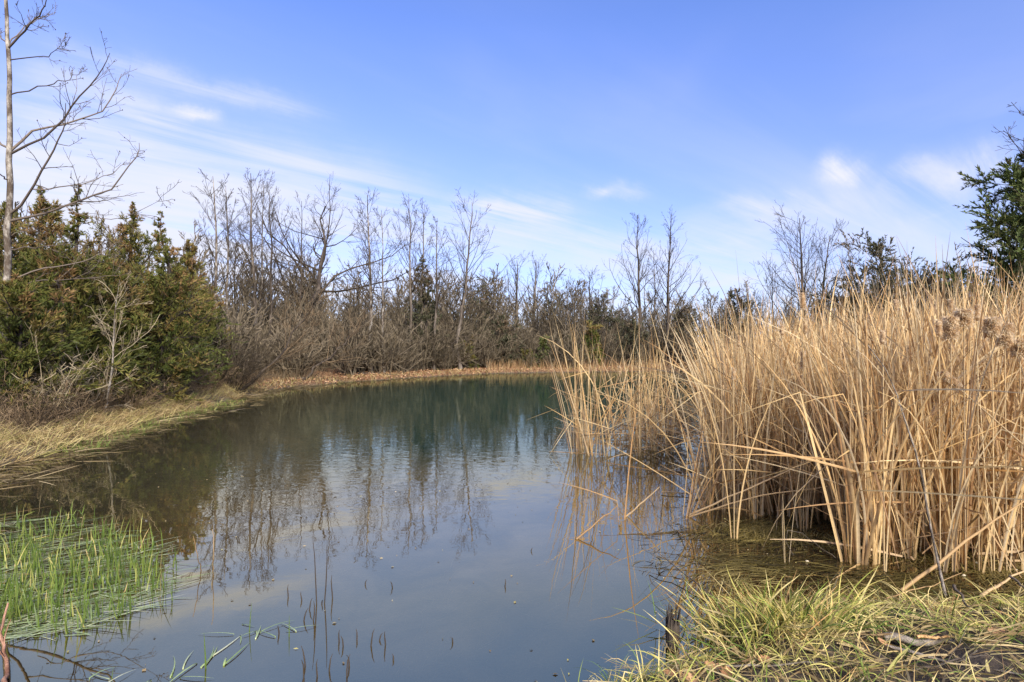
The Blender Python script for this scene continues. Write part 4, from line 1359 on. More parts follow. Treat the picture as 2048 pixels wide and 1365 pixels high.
def build_cattails():
    rng = np.random.default_rng(41)
    # shoots of the dense stand
    X = rng.uniform(1.5, 10, 9000)
    Y = rng.uniform(4.2, 15, 9000)
    ok = in_poly(X, Y, STAND)
    # shoots grow in clumps
    dens = 0.5 + 0.5 * np.sin(4.1 * X + 2.0 * Y) * np.sin(-2.3 * X + 5.2 * Y + 1)
    front = np.clip((Y - 4.3 - np.clip(3.2 - X, 0, 1) * 1.3) / 1.6, 0, 1)
    ok &= rng.uniform(0, 1, 9000) < 0.28 + 0.72 * np.maximum(front, dens)
    X, Y = X[ok], Y[ok]
    o = np.argsort(np.hypot(X, Y))
    X, Y = X[o], Y[o]
    nfront = 190
    Hs = np.clip(rng.normal(2.40, 0.30, len(X)) + 0.22 * np.clip((X / Y - 0.58) / 0.25, -1.2, 1), 1.5, 3.0)
    for i in range(nfront):
        kind = 'inner'
        zone = int(np.digitize(X[i] / Y[i], [0.42, 0.56, 0.66, 0.80]))
        lab = ['dry tan cattail in the left corner of the dense stand', 'dry tan cattail standing behind the long fallen reeds',
               'dry tan cattail standing just behind the bright bundle', 'dry tan cattail in the stand right of the bright bundle',
               'dry tan cattail in the stand against the right picture edge'][zone]
        wide = 1.0
        cattail_plant(X[i], Y[i], Hs[i], rng, lab, 'front cattails, ' + ['left corner', 'behind the fallen reeds', 'behind the bright bundle', 'right of the bundle', 'right edge'][zone], nl=int(rng.integers(5, 8)), splay=0.085, wide=wide)
    # outer clump in open water
    cx, cy = [], []
    while len(cx) < 15:
        x, y = rng.uniform(0.9, 3.7), rng.uniform(8.4, 11.6)
        if in_poly(np.array([x]), np.array([y]), OUTER)[0]:
            cx.append(x)
            cy.append(y)
    cx += [1.22, 1.38, 1.95, 2.35]
    cy += [9.05, 8.85, 9.0, 9.4]
    for j, (x, y) in enumerate(zip(cx, cy)):
        for i in range(3):
            xx, yy = x + rng.normal(0, 0.09), y + rng.normal(0, 0.09)
            cattail_plant(xx, yy, rng.normal(2.38, 0.2), rng, 'dry tan cattail in the loose outer clump rising from open water',
                          'cattails in the outer clump', nl=int(rng.integers(3, 6)), splay=0.10, wide=0.85,
                          tilt=(rng.normal(0, 0.04), rng.normal(-0.03 if x < 1.3 else 0.01, 0.05)))
    # everything deeper in the stand
    X, Y, Hs = X[nfront:], Y[nfront:], Hs[nfront:]
    parts = []
    Vs = [p[0] for p in FAR_LEAVES]
    for x, y, h in zip(X, Y, Hs):
        z = float(ground(np.array(x), np.array(y))) - 0.02
        tx, ty = rng.normal(0, 0.08), rng.normal(0, 0.07)
        for i in range(int(rng.integers(4, 7))):
            k = rng.integers(len(Vs))
            hh = h * rng.uniform(0.7, 1.06)
            a = rng.uniform(0, 6.283)
            wv = hh * rng.uniform(0.6, 1.25)
            V = Vs[k] * np.array([wv, wv, hh])
            el = abs(rng.normal(0.04, 0.085))
            ce, se = math.cos(el), math.sin(el)
            V = np.stack([V[:, 0] * ce + V[:, 2] * se, V[:, 1], -V[:, 0] * se + V[:, 2] * ce], -1)
            c, s = math.cos(a), math.sin(a)
            V = np.stack([V[:, 0] * c - V[:, 1] * s, V[:, 0] * s + V[:, 1] * c, V[:, 2]], -1)
            V[:, 0] += x + tx * V[:, 2]
            V[:, 1] += y + ty * V[:, 2]
            V[:, 2] += z
            A = FAR_LEAVES[k][2]
            parts.append((V, FAR_LEAVES[k][1], {'t': A['t'], 'rnd': rng.uniform(0, 1)}))
    me = make_mesh('cattail_stand', parts, M['cattail'])
    tag(link('cattail_stand', me), 'deep mass of dry tan cattails filling the right side of the pond', 'cattails', kind='stuff')

    # broken and fallen leaves lodged at the foot of the stand
    n = 2300
    X = rng.uniform(1.3, 7.5, n * 6)
    Y = rng.uniform(4.2, 11.0, n * 6)
    ok = in_poly(X, Y, STAND) | in_poly(X, Y, OUTER)
    X, Y = X[ok][:n], Y[ok][:n]
    n = len(X)
    base = np.stack([X, Y, rng.uniform(-0.02, 0.75, n) ** 1.5], -1)
    base[:, 2] = np.nan_to_num(base[:, 2], nan=0.01)
    P = blade_paths(base, rng.uniform(0, 6.283, n), rng.normal(1.25, 0.35, n), rng.uniform(0.4, 1.3, n), rng.normal(0.1, 0.25, n), 5, rng.uniform(0.3, 0.8, n),
                    np.where(rng.uniform(0, 1, n) < 0.3, rng.uniform(-1.4, 1.4, n), 0))
    P[..., 2] = np.maximum(P[..., 2], 0.004)
    W = rng.uniform(0.008, 0.017, n)[:, None] * np.array([[1, 1, 1, 0.9, 0.7, 0.25]])
    me = make_mesh('fallen_cattail_leaves', [ribbons(P, W, rand_normal(rng, n, 1.0), rr(rng, n))], M['cattail_old'])
    tag(link('fallen_cattail_leaves', me), 'tangle of broken cattail leaves lodged low in the stand', 'leaves', kind='stuff')

    # --- single cattails that stand out
    def at(pxx, pyy):
        Y = CAM_H * FPX / (pyy - HORIZ)
        return px_x(pxx, Y), Y
    x, y = at(1728, 1128)
    for k, (dx, tl) in enumerate(((-0.10, -0.10), (-0.03, -0.03), (0.04, 0.02), (0.10, 0.05))):
        lab = ['leftmost stem of the bright yellow-based cattail bundle nearest the bank', 'second stem from left in the bright cattail bundle nearest the bank',
               'third stem from left in the bright cattail bundle nearest the bank', 'rightmost stem of the bright cattail bundle nearest the bank'][k]
        cattail_plant(x + dx, y + rng.normal(0, 0.03), 2.25, rng, lab, 'bright bundle', nl=5, tilt=(0.02, tl), splay=0.03, wide=1.55)
    x, y = at(1570, 1125)
    cattail_plant(x, y, 1.55, rng, 'lone thin orange-brown cattail left of the bright bundle', None, nl=2, splay=0.01, tilt=(0, 0.0))
    x, y = at(1372, 1030)
    for k in range(5):
        cattail_plant(x + rng.normal(0, 0.05), y + rng.normal(0, 0.06), rng.uniform(1.5, 1.9), rng,
                      'cattail leaning to the right at the left corner of the dense stand', 'leaning corner cattails', nl=5, tilt=(0.0, rng.uniform(0.12, 0.34)), splay=0.07)
    x, y = at(1243, 1040)
    cattail_plant(x, y, 1.75, rng, 'single slender cattail standing in open water before the outer clump', None, nl=2, splay=0.02, tilt=(0, -0.02))
    x, y = at(1150, 900)
    cattail_plant(x, y, 1.7, rng, 'outermost cattail, leaning left over the open water', None, nl=4, splay=0.10, tilt=(0.02, -0.20))
    x, y = at(1475, 960)
    cattail_plant(x, y, 2.45, rng, 'tall cattail with dark curved leaf tip above the left end of the stand', None, nl=4, splay=0.03, tilt=(0, 0.0))

    # cattails carrying seed heads: photo position of the head, distance
    heads = [(1240, 735, 9.3, 0, 'cattail with pale shredded head at the left of the outer clump'),
             (1335, 800, 9.0, 0, 'cattail with small fluffy head low at right of the outer clump'),
             (1345, 790, 9.6, 1, 'cattail with thin brown head behind the small fluffy one'),
             (1262, 780, 9.2, 0, 'cattail with narrow head in the middle of the outer clump'),
             (1435, 800, 6.6, 0, 'cattail with short brown head at the left side of the dense stand'),
             (1600, 765, 6.0, 0, 'cattail with dark short head low in the middle of the stand'),
             (1528, 738, 6.4, 0, 'cattail with faint head left of the dark short head'),
             (1690, 705, 5.4, 0, 'cattail with striped brown head left of the curled one'),
             (1766, 675, 4.3, 1, 'cattail with upright shredded brown head above the bright bundle'),
             (1742, 712, 5.2, 0, 'cattail with low brown head behind the bright bundle'),
             (1820, 700, 5.0, 1, 'cattail with curled torn head left of the big fluffy ones'),
             (1810, 735, 5.2, 0, 'cattail with small pale head under the curled torn one'),
             (1878, 660, 4.3, 1, 'cattail with dark brown head beside the fluffy ball'),
             (1902, 655, 4.3, 2, 'cattail with the largest cream fluffy ball of down'),
             (1928, 630, 4.3, 2, 'cattail with fluffy head just above the largest ball of down'),
             (1955, 628, 4.3, 1, 'cattail with brown torn head between the fluffy ones'),
             (1985, 650, 4.3, 2, 'cattail with wind-torn cream head trailing down to the left'),
             (2010, 668, 4.3, 2, 'cattail with drooping fluffy head near the right edge'),
             (2040, 690, 4.3, 2, 'cattail with fluffy head at the right picture edge'),
             (1965, 820, 4.7, 0, 'cattail with ragged tuft low on the right side')]
    for i, (hx, hy, Yd, kind, lab) in enumerate(heads):
        p = px(hx, hy + (20 if kind == 2 else 12), Yd)
        g = float(ground(np.array(p[0]), np.array(Yd))) - 0.02
        hm = BIG_HEADS[i % 4] if kind == 2 else HEADS[i % 6]
        cattail_plant(p[0], Yd, 2.1, rng, lab, 'cattails with seed heads', nl=3, tilt=(0, 0), splay=0.08, head=hm, head_z=p[2] - g, head_tilt=0.0)
    for i in range(16):
        hx, Yd = rng.uniform(1420, 2000), rng.uniform(5.0, 6.6)
        p = px(hx, rng.uniform(610, 800), Yd)
        g = float(ground(np.array(p[0]), np.array(Yd))) - 0.02
        cattail_plant(p[0], Yd, 2.2, rng, 'cattail with small weathered brown head deeper among the stand leaves', 'small heads in the stand', nl=3, tilt=(0, 0),
                      splay=0.08, head=HEADS[i % 6], head_z=p[2] - g)
    # the bent one: stalk leans in from the right with its head at the upper left
    a, b = px(2062, 905, 4.25), px(1912, 772, 4.35)
    d = b - a
    g = float(ground(np.array(a[0] + 0.25), np.array(4.25)))
    r = root('cattail', (a[0] + 0.25, 4.25, g), 'bent cattail leaning left across the stand with torn head', 'cattail')
    pts = np.array([[a[0] + 0.25, 4.25, g - 0.02], [a[0] + 0.12, 4.25, 0.45], a, a + d * 0.5, b]) - np.array([a[0] + 0.25, 4.25, g])
    link('flower_stalk', make_mesh('flower_stalk', [tubes(pts[None], np.array([[0.008, 0.008, 0.007, 0.006, 0.005]]), 6, np.array([0.3]))], M['stalk'], True), r)
    hd = link('seed_head', BIG_HEADS[1], r, Vector(pts[-1] - unit(d) * 0.02))
    hd.rotation_euler = Vector(d).to_track_quat('Z', 'Y').to_euler()
    hd.scale = (0.7, 0.7, 1.0)


build_cattails()


# ------------------------------------------------------------------ loose reeds, sticks, stubs, weeds on the water
def surf(pxx, pyy, z=0.0):
    Y = (CAM_H - z) * FPX / (pyy - HORIZ)
    return np.array([px_x(pxx, Y), Y, z])


def stick(name, pts, rad, mat, label, cat, tip=0.4, sides=6, twigs=0, group=None, seed=0, K=10, jitter=0.004):
    rng = np.random.default_rng(900 + seed)
    Q = np.array(pts, float)
    cum = np.concatenate([[0], np.cumsum(np.linalg.norm(np.diff(Q, axis=0), axis=1))])
    s = np.linspace(0, cum[-1], K)
    P = np.stack([np.interp(s, cum, Q[:, c]) for c in range(3)], -1)
    P[1:-1] += rng.normal(0, jitter, (K - 2, 3))
    P = P[None]
    R = rad * np.linspace(1, tip, K)[None]
    base = Q[0]
    main = tubes(P, R, sides, np.array([0.5]))
    # end caps
    V, F, A = main
    V = np.concatenate([V, P[0, :1], P[0, -1:]])
    n0 = K * sides
    cap = [(n0, (j + 1) % sides, j) for j in range(sides)] + [(n0 + 1, (K - 1) * sides + j, (K - 1) * sides + (j + 1) % sides) for j in range(sides)]
    A2 = {k: np.concatenate([v, v[:1], v[-1:]]) for k, v in A.items()}
    body = [(V, F, A2), (V, np.array(cap), A2)]
    if twigs:
        r = root(name, base, label, cat, group)
        link('stem', make_mesh('stem', shift(body, base), mat, True), r)
        P2, R2 = spawn(P, R, twigs, 0.2, 0.98, 0.8, 0.28, 5, 0.02, 0.12, rng, 0.6, 0.4)
        link('twigs', make_mesh('twigs', shift([tubes(P2, np.maximum(R2, 0.0012), 3)], base), mat, True), r)
        return r
    return tag(link(name, make_mesh(name, shift(body, base), mat, True), None, base), label, cat, group)


def lifted(pxx, pyy, z):
    return surf(pxx, pyy, z)


def build_loose():
    c = M['cattail_old']
    stick('fallen_reed', [surf(1152, 1078, 0.0), px(1236, 1010, 5.2)], 0.010, c, 'broken reed sticking out of the water pointing up to the right, at left', 'reed', seed=1)
    stick('fallen_reed', [surf(1248, 1036, -0.02), px(1318, 974, 5.6)], 0.010, c, 'short thick broken reed angled up beside the slender cattail', 'reed', seed=2)
    stick('fallen_reed', [surf(1262, 898, 0.02), surf(1320, 890, 0.10), surf(1380, 915, 0.03)], 0.012, c, 'long reed bent into a low arch above the water', 'reed', seed=3)
    stick('fallen_reed', [surf(1372, 1032, 0.0), px(1500, 975, 5.4), px(1640, 912, 5.2)], 0.011, c, 'long fallen reed slanting up to the right across the stand foot, upper one', 'reed', seed=4)
    stick('fallen_reed', [surf(1376, 1034, 0.0), px(1520, 990, 5.3), px(1660, 972, 5.1)], 0.010, c, 'long fallen reed slanting right across the stand foot, lower one', 'reed', seed=5)
    stick('fallen_reed', [surf(1322, 984, 0.02), surf(1390, 986, 0.03), surf(1450, 990, 0.05)], 0.008, c, 'thin reed lying flat between open water and stand', 'reed', seed=6)
    stick('fallen_reed', [surf(1500, 1000, 0.03), px(1590, 905, 5.4), px(1700, 820, 5.6)], 0.009, c, 'reed leaning steeply right inside the stand edge', 'reed', seed=7)
    stick('fallen_reed', [px(1800, 1180, 3.7), px(1925, 1085, 3.9), px(2070, 985, 4.2)], 0.013, c, 'thick orange reed slanting up from the bank to the right edge', 'reed', seed=8)
    stick('fallen_reed', [surf(1960, 1190, 0.16), px(2010, 1158, 3.8), px(2075, 1125, 3.9)], 0.011, c, 'shorter orange reed propped low at the right edge', 'reed', seed=9)
    stick('fallen_reed', [surf(1770, 1195, 0.12), px(1860, 1170, 3.75), px(1920, 1145, 3.8)], 0.005, c, 'thin tan stalk propped over the bank grass', 'reed', seed=10)
    stick('fallen_reed', [surf(1352, 1060, 0.0), surf(1372, 1080, 0.05), surf(1385, 1098, -0.01)], 0.005, c, 'small bent reed scrap in the water', 'reed', seed=11)
    stick('cane', [surf(1888, 1190, 0.14), px(1860, 1060, 3.9), px(1838, 940, 4.0), px(1800, 800, 4.1), px(1770, 735, 4.2), px(1735, 690, 4.25)], 0.0085, M['wood'],
          'thin grey bramble cane rising in front of the dense stand', 'cane', tip=0.35, seed=12)
    stick('cane', [surf(1440, 1200, 0.03), px(1345, 1128, 4.25), px(1298, 1092, 4.5), px(1300, 1060, 4.6), px(1318, 1012, 4.8)], 0.005, M['bark'],
          'thin dark curved cane reaching from the bank point over the water', 'cane', tip=0.5, seed=13)
    stick('cane', [surf(1672, 1118, 0.0), px(1600, 1065, 4.2), px(1572, 1058, 4.2), px(1570, 1090, 4.15), px(1585, 1110, 4.1)], 0.003, M['bark'],
          'thin looping bramble runner beside the bright bundle', 'cane', tip=0.5, seed=14)
    # near bank wood
    stick('driftwood', [surf(1765, 1272, 0.165), surf(1835, 1282, 0.175), surf(1930, 1278, 0.165)], 0.022, M['wood'], 'weathered grey piece of wood lying in the near grass', 'wood', tip=0.6, seed=20, jitter=0.006)
    stick('wood_splinter', [surf(1830, 1272, 0.203), surf(1895, 1272, 0.195)], 0.010, M['orangewood'], 'orange split sliver on top of the weathered wood', 'wood', tip=0.5, seed=21)
    stick('stick', [surf(1770, 1290, 0.18), surf(1850, 1310, 0.19), surf(1960, 1335, 0.18), surf(2060, 1350, 0.2)], 0.009, M['wood'], 'long thin grey stick running to the lower right corner', 'stick', seed=22, twigs=4)
    stick('stick', [surf(1905, 1170, 0.24), surf(1925, 1200, 0.20), surf(1942, 1222, 0.15)], 0.010, M['darkbark'], 'short dark stick standing in the bank grass at right', 'stick', seed=23)
    stick('stick', [surf(2015, 1150, 0.22), surf(2060, 1185, 0.16)], 0.009, M['darkbark'], 'dark stub of stick at the right picture edge', 'stick', seed=24)
    stick('stick', [surf(1450, 1330, 0.17), surf(1560, 1325, 0.18), surf(1680, 1322, 0.17)], 0.006, M['wood'], 'thin straight twig lying in the middle of the near bank', 'stick', seed=25)
    stick('stick', [surf(1820, 1340, 0.19), surf(1900, 1320, 0.20), surf(2030, 1300, 0.19)], 0.006, M['bark'], 'brown twig crossing the long grey stick', 'stick', seed=26, twigs=3)
    stick('stick', [surf(1380, 1365, 0.14), surf(1395, 1330, 0.17), surf(1372, 1305, 0.2)], 0.008, M['darkbark'], 'dark crooked twig at the foot of the wood stub', 'stick', seed=27)
    # broken rotten stub
    rng = np.random.default_rng(61)
    b = surf(1344, 1262, 0.08)
    sl = []
    for i in range(16):
        a = i / 16 * 6.283
        h = rng.uniform(0.07, 0.17)
        p0 = b + np.array([math.cos(a) * 0.028, math.sin(a) * 0.022, -0.06])
        sl.append([p0, p0 + [0.004 * math.cos(a), 0, h * 0.6], p0 + [rng.normal(0, 0.012), rng.normal(0, 0.01), h + 0.06]])
    r = root('wood_stub', b - [0, 0, 0.05], 'rotten splintered stub of wood standing at the bank edge', 'stub')
    link('splinters', make_mesh('splinters', shift([tubes(np.array(sl), np.tile([0.011, 0.009, 0.002], (16, 1)), 5)], b - [0, 0, 0.05]), M['darkbark'], True), r)
    core = np.array([[b - [0, 0, 0.08], b + [0.003, 0, 0.02], b + [0, 0, 0.07]]])
    link('core', make_mesh('core', shift([tubes(core, np.array([[0.03, 0.027, 0.008]]), 9)], b - [0, 0, 0.05]), M['darkbark'], True), r)
    # reddish root at the lower left corner
    stick('root', [surf(14, 1380, 0.02), px(18, 1340, 2.95), px(12, 1290, 3.05), px(2, 1262, 3.1), px(14, 1235, 3.15), px(20, 1205, 3.2)], 0.013, M['redwood'],
          'reddish crooked branch sticking up at the lower left corner', 'branch', seed=30, twigs=5, K=16)

    # fallen leaves on the near bank
    def leaf_mesh(seed, size):
        rg = np.random.default_rng(seed)
        n = 11
        y = np.linspace(-1, 1, n)
        w = np.maximum(0.05, 0.55 * (1 - y ** 2) ** 0.6) * (1 + 0.35 * np.sin(np.arange(n) * 2.4))
        zc = 0.25 * y ** 2
        Lf = np.stack([-w, y, zc + 0.35 * w], -1)
        C = np.stack([np.zeros(n), y, zc], -1)
        Rt = np.stack([w, y, zc + rg.uniform(0.1, 0.5) * w], -1)
        V = np.stack([Lf, C, Rt], 1).reshape(-1, 3) * size
        k = np.arange(n - 1)[:, None] * 3
        s = np.arange(2)[None]
        F = np.stack([k + s, k + s + 1, k + 3 + s + 1, k + 3 + s], -1).reshape(-1, 4)
        return make_mesh('fallen_leaf', [(V, F, {'rnd': np.full(len(V), rg.uniform(0.2, 0.6)), 't': np.full(len(V), .5)})], M['litter'], True)
    spots = [(1768, 1278, 0.055, 'tan curled leaf beside the left end of the weathered wood'), (1350, 1352, 0.055, 'orange-brown curled leaf at the bottom edge by the stub'),
             (1450, 1335, 0.05, 'brown leaf among straw in the middle of the near bank'), (1425, 1318, 0.045, 'folded brown leaf left of the thin straight twig'),
             (1525, 1310, 0.04, 'small dull leaf tucked under the point tussock'), (1380, 1358, 0.04, 'small rusty leaf next to the orange-brown curled one'),
             (1990, 1262, 0.045, 'pale brown leaf near the right edge of the bank')]
    for i, (a, b_, sz, lab) in enumerate(spots):
        p = surf(a, b_, 0.2)
        p[2] = float(ground(np.array(p[0]), np.array(p[1]))) + 0.035
        o = tag(link('fallen_leaf', leaf_mesh(70 + i, sz), None, p), lab, 'leaf', 'fallen leaves on the near bank')
        o.rotation_euler = (0.25 * math.sin(i * 3.1), 0.3 * math.cos(i * 1.7), i * 1.3)

    # dead stubs poking out of the shallows
    stubs = [(628, 1240, 40), (620, 1218, 22), (605, 1200, 16), (610, 1240, 26), (635, 1205, 130), (645, 1206, 12), (650, 1205, 122), (666, 1195, 46), (578, 1192, 22),
             (732, 1168, 10), (786, 1174, 14), (610, 1360, 50), (612, 1330, 40), (636, 1350, 32), (660, 1340, 30), (680, 1282, 24), (688, 1290, 22), (700, 1330, 24),
             (715, 1278, 20), (743, 1290, 34), (760, 1280, 14), (772, 1288, 30), (788, 1318, 12), (906, 1282, 12), (1010, 1172, 14), (1062, 1102, 8), (695, 1350, 40), (560, 1265, 20)]
    sub_mesh = [make_mesh('dead_stub', [tubes(np.array([[[0, 0, -0.25], [0.002, 0, 0.3], [0.004 * k, 0.002, 0.72], [0.012 * k, 0, 1.0]]]) * np.array([1, 1, 1]),
                                              np.array([[0.0042, 0.004, 0.003, 0.0012]]), 5, np.array([0.4]))], M['rush'], True) for k in (-1, 1, 2)]
    for i, (a, b_, hpx) in enumerate(stubs):
        p = surf(a, b_, 0.0)
        h = hpx / FPX * p[1]
        if hpx > 100:
            lab = ['tall thin dead rush, left of the two tall ones in open water', 'tall thin dead rush, right of the two tall ones in open water'][a > 640]
            g = None
        else:
            lab = 'short dead rush stub poking out of the shallow water near the bottom'
            g = 'dead rush stubs in the shallows'
        o = tag(link('dead_rush', sub_mesh[i % 3], None, p), lab, 'rush', g)
        o.scale = (1, 1, h)
        o.rotation_euler = (0.1 * math.sin(i * 2.3), 0.14 * math.sin(i * 1.3 + 1) if hpx < 100 else (0.03 if a < 640 else 0.14), i)
    stick('dead_rush', [surf(408, 1148, -0.05), px(396, 1110, 4.2), px(388, 1072, 4.2)], 0.004, M['cattail_old'], 'tan dead stalk in the reflections, left of a pair', 'rush', seed=31)
    stick('dead_rush', [surf(427, 1152, -0.05), px(430, 1105, 4.2), px(426, 1058, 4.2)], 0.004, M['cattail_old'], 'tan dead stalk in the reflections, right of a pair', 'rush', seed=32)

    # single green sprigs
    def sprig(label, a, b_, hpx, nfl, seed, spread=1.2, wid=0.0065):
        rg = np.random.default_rng(seed)
        p = surf(a, b_, 0.0)
        h = hpx / FPX * p[1]
        r = root('grass_sprig', (p[0], p[1], -0.06), label, 'grass', 'green sprigs in open water')
        up = blade_paths(np.zeros((1, 3)), rg.uniform(0, 6, 1), np.array([0.05]), np.array([h + 0.06]), np.array([0.1]), 6)
        link('blade', make_mesh('blade', [ribbons(up, wid * np.array([[0.8, 1, 1, 0.9, 0.7, 0.45, 0.1]]), np.array([[0.2, 1, 0.0]]), np.array([0.4]))], M['green']), r)
        for k in range(nfl):
            az = rg.uniform(0, 6.283)
            ln = rg.uniform(0.08, 0.28)
            q = np.array([[0, 0, 0], [0.02 * math.cos(az), 0.02 * math.sin(az), 0.055]])
            t = np.linspace(0.1, 1, 6)
            bend, ox, oy = rg.normal(0, 0.22), rg.normal(0, 0.06), rg.normal(0, 0.05)
            q[:, 0] += ox
            q[:, 1] += oy
            fl = np.stack([ox + np.cos(az + bend * t) * ln * t, oy + np.sin(az + bend * t) * ln * t, 0.064 + 0.012 * np.sin(t * 3.1) * rg.uniform(0, 1)], -1)
            P = np.concatenate([q, fl])[None]
            o = link('blade', make_mesh('blade', [ribbons(P, wid * np.array([[0.7, 0.8, 1, 1, 0.95, 0.8, 0.5, 0.1]]), np.array([[0.1, 0.05, 1.0]]), rr(rg, 1))], M['floatgrass']), r)
    sprig('bright green sprig with one tall blade at the bottom left', 415, 1335, 70, 5, 81, wid=0.010)
    sprig('green sprig with floating blades left of the rush stubs', 500, 1262, 60, 7, 82)
    sprig('small green sprig nearest the rush stubs', 580, 1272, 42, 3, 83)
    sprig('floating grass blades lying at the bottom left edge', 350, 1352, 14, 6, 84)
    sprig('single green blade at the bottom edge left of the bright sprig', 225, 1362, 30, 3, 85)

    # white scraps of down on the weed mat
    rg = np.random.default_rng(91)
    for i, (a, b_) in enumerate([(1612, 1122), (1912, 1122), (1925, 1150), (1950, 1125), (1990, 1172), (1655, 1020), (1878, 1112), (2030, 1140)]):
        p = surf(a, b_, 0.006)
        n = 9
        th = np.linspace(0, 6.283, n, endpoint=False)
        r0 = rg.uniform(0.012, 0.022) * rg.uniform(0.6, 1.2, n)
        V = np.concatenate([[[0, 0, 0.010]], np.stack([np.cos(th) * r0, np.sin(th) * r0 * 0.6, np.zeros(n)], -1), np.stack([np.cos(th) * r0 * .6, np.sin(th) * r0 * 0.4, np.full(n, .008)], -1)])
        F3 = [(0, 1 + n + j, 1 + n + (j + 1) % n) for j in range(n)]
        F4 = [(1 + j, 1 + (j + 1) % n, 1 + n + (j + 1) % n, 1 + n + j) for j in range(n)]
        A = {'rnd': np.full(len(V), 1.0), 't': np.full(len(V), .5)}
        tag(link('down_scrap', make_mesh('down_scrap', [(V, np.array(F3), A), (V, np.array(F4), A)], M['seed'], True), None, p),
            'small whitish scrap of down floating on the weed mat', 'down', 'down scraps on the weed mat')


build_loose()


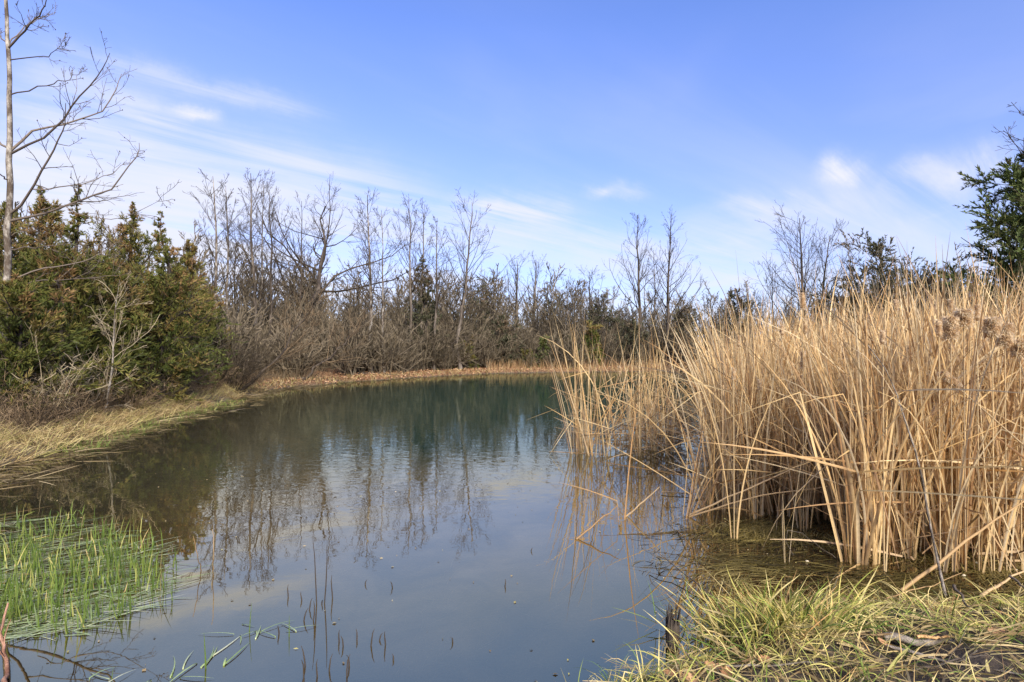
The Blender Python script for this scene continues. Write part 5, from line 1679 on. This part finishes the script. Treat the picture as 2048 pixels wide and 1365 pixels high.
def build_water_plants():
    rng = np.random.default_rng(51)
    # green emergent grass at the lower left
    P = []
    while len(P) < 850:
        a, b = rng.uniform(-60, 325), rng.uniform(1035, 1275)
        # right and lower edge of the patch slope
        lim = 1280 - max(0, a - 120) * 0.42
        top = 1030 + max(0, a - 120) * 0.30
        if b > lim or b < top or rng.uniform() < 0.10 + 0.4 * (b < 1075):
            continue
        P.append(surf(a, b, 0.0))
    P = np.array(P)
    seeds_ = P[rng.integers(0, len(P), 75)]
    C = np.repeat(seeds_, 5, 0)
    C[:, :2] += rng.normal(0, 0.085, (len(C), 2))
    C = np.concatenate([C, P[rng.integers(0, len(P), 70)]])
    X = np.repeat(C[:, 0], 3) + rng.normal(0, 0.025, len(C) * 3)
    Y = np.repeat(C[:, 1], 3) + rng.normal(0, 0.025, len(C) * 3)
    n = len(X)
    grass_object('pond_grass', X, Y, rng.uniform(0.10, 0.25, n), rng.uniform(0.006, 0.010, n), np.abs(rng.normal(0.05, 0.12, n)), rng.uniform(0.0, 0.4, n), M['green'], rng,
                 'bright green grass standing in the water at lower left', 'grass', K=4, z=np.full(n, -0.03), rnd=np.clip(rng.beta(1.5, 1.5, n) * 1.02, 0, 1), kink=0.14)
    base = P.copy()
    n = len(base)
    base[:, 2] = rng.uniform(0.001, 0.012, n)
    Q = blade_paths(base, rng.normal(0.55, 0.45, n) + np.where(rng.uniform(0, 1, n) < 0.35, math.pi, 0), np.full(n, 1.555) + rng.normal(0, 0.02, n), rng.uniform(0.12, 0.42, n), rng.normal(0, 0.03, n), 5, None, None, rng.normal(0, 0.3, n))
    Q[..., 2] = np.maximum(Q[..., 2], 0.002)
    W = rng.uniform(0.0045, 0.0085, n)[:, None] * np.array([[0.6, 1, 1, 1, 0.7, 0.1]])
    me = make_mesh('floating_grass', [ribbons(Q, W, np.stack([rng.normal(0, 0.12, n), rng.normal(0, 0.12, n), np.ones(n)], -1), rr(rng, n))], M['floatgrass'])
    tag(link('floating_grass', me), 'pale grass blades lying flat on the water at lower left', 'grass', kind='stuff')

    # weed mat before the cattails: strands combed at and just below the surface
    n0 = 20000
    X = rng.uniform(0.9, 6.0, n0 * 5)
    Y = rng.uniform(3.4, 7.2, n0 * 5)
    s = signed(X, Y)
    clump = 0.5 + 0.5 * np.sin(3.1 * X + 1.2 * np.sin(2.7 * Y)) * np.sin(5.3 * Y + 1.7 * np.sin(1.9 * X) + 0.6)
    dens = np.clip((X - 0.95 - 0.25 * np.abs(Y - 4.4)) / 1.1, 0, 1)
    ok = (s < 0.03) & (rng.uniform(0, 1, len(X)) < dens * (0.06 + 0.94 * clump ** 2.0)) & (Y < 5.2 + 0.5 * np.clip(X - 1.4, 0, 3))
    X, Y = X[ok][:n0], Y[ok][:n0]
    n = len(X)
    cz = 0.5 + 0.5 * np.sin(2.3 * X + 4.1 * Y)
    base = np.stack([X, Y, rng.uniform(-0.006, 0.010, n) + 0.004 * cz], -1)
    a = 0.5 + 0.5 * np.sin(2.0 * X + 3.0 * Y) + rng.normal(0, 0.35, n) + np.where(rng.uniform(0, 1, n) < .5, math.pi, 0)
    Q = blade_paths(base, a, np.full(n, 1.57), rng.uniform(0.06, 0.24, n), np.zeros(n), 3, None, None, rng.normal(0, 0.8, n))
    W = rng.uniform(0.003, 0.011, n)[:, None] * np.array([[0.5, 1, 0.9, 0.2]])
    tone = np.clip(0.25 + 0.45 * cz + rng.normal(0, 0.2, n), 0, 1)
    me = make_mesh('weed_mat', [ribbons(Q, W, np.stack([rng.normal(0, 0.2, n), rng.normal(0, 0.2, n), np.ones(n)], -1), tone)], M['algae'])
    tag(link('weed_mat', me), 'olive pond weed matted at the surface between bank and cattails', 'pond weed', kind='stuff')

    # sunken stems and dead leaves on the pond floor near the bottom of the picture
    n = 900
    X = rng.uniform(-3.5, 2.2, n)
    Y = rng.uniform(2.4, 5.0, n)
    ok = signed(X, Y) < -0.1
    X, Y = X[ok], Y[ok]
    n = len(X)
    base = np.stack([X, Y, ground(X, Y) * rng.uniform(0.35, 0.95, n)], -1)
    Q = blade_paths(base, rng.normal(0.5, 0.8, n), np.full(n, 1.5), rng.uniform(0.1, 0.5, n), rng.normal(0.03, 0.05, n), 5, None, None, rng.normal(0, 0.9, n))
    g = ground(Q[..., 0].ravel(), Q[..., 1].ravel()).reshape(Q.shape[:2])
    Q[..., 2] = np.clip(Q[..., 2], g + 0.005, -0.012)
    W = rng.uniform(0.004, 0.011, n)[:, None] * np.array([[0.6, 1, 1, 1, 0.7, 0.2]])
    me = make_mesh('sunken_stems', [ribbons(Q, W, np.stack([rng.normal(0, 0.2, n), rng.normal(0, 0.2, n), np.ones(n)], -1), rng.uniform(0.3, 0.8, n))], M['straw'])
    tag(link('sunken_stems', me), 'pale sunken stems showing through the shallow water', 'stems', kind='stuff')


build_water_plants()


def build_debris():
    rng = np.random.default_rng(71)
    n = 420
    X = np.concatenate([rng.uniform(-5, 2.5, 220), rng.uniform(1.2, 4.6, 200)])
    Y = np.concatenate([rng.uniform(2.6, 8.0, 220), rng.uniform(3.6, 6.0, 200)])
    ok = signed(X, Y) < -0.03
    X, Y = X[ok], Y[ok]
    n = len(X)
    l = rng.uniform(0.004, 0.016, n)
    a = rng.uniform(0, 6.283, n)
    d = np.stack([np.cos(a), np.sin(a), np.zeros(n)], -1) * l[:, None]
    e = np.stack([-np.sin(a), np.cos(a), np.zeros(n)], -1) * (l * rng.uniform(0.3, 0.8, n))[:, None]
    c = np.stack([X, Y, np.full(n, 0.004)], -1)
    up = np.array([0, 0, 0.004])
    V = np.stack([c - d, c - e + up, c + d, c + e], 1).reshape(-1, 3)
    me = make_mesh('floating_debris', [(V, np.arange(n * 4).reshape(-1, 4), {'rnd': np.repeat(rr(rng, n), 4), 't': np.full(n * 4, 0.5)})], M['straw'])
    tag(link('floating_debris', me), 'tiny scraps of leaf and seed floating on the near water', 'debris', kind='stuff')


build_debris()
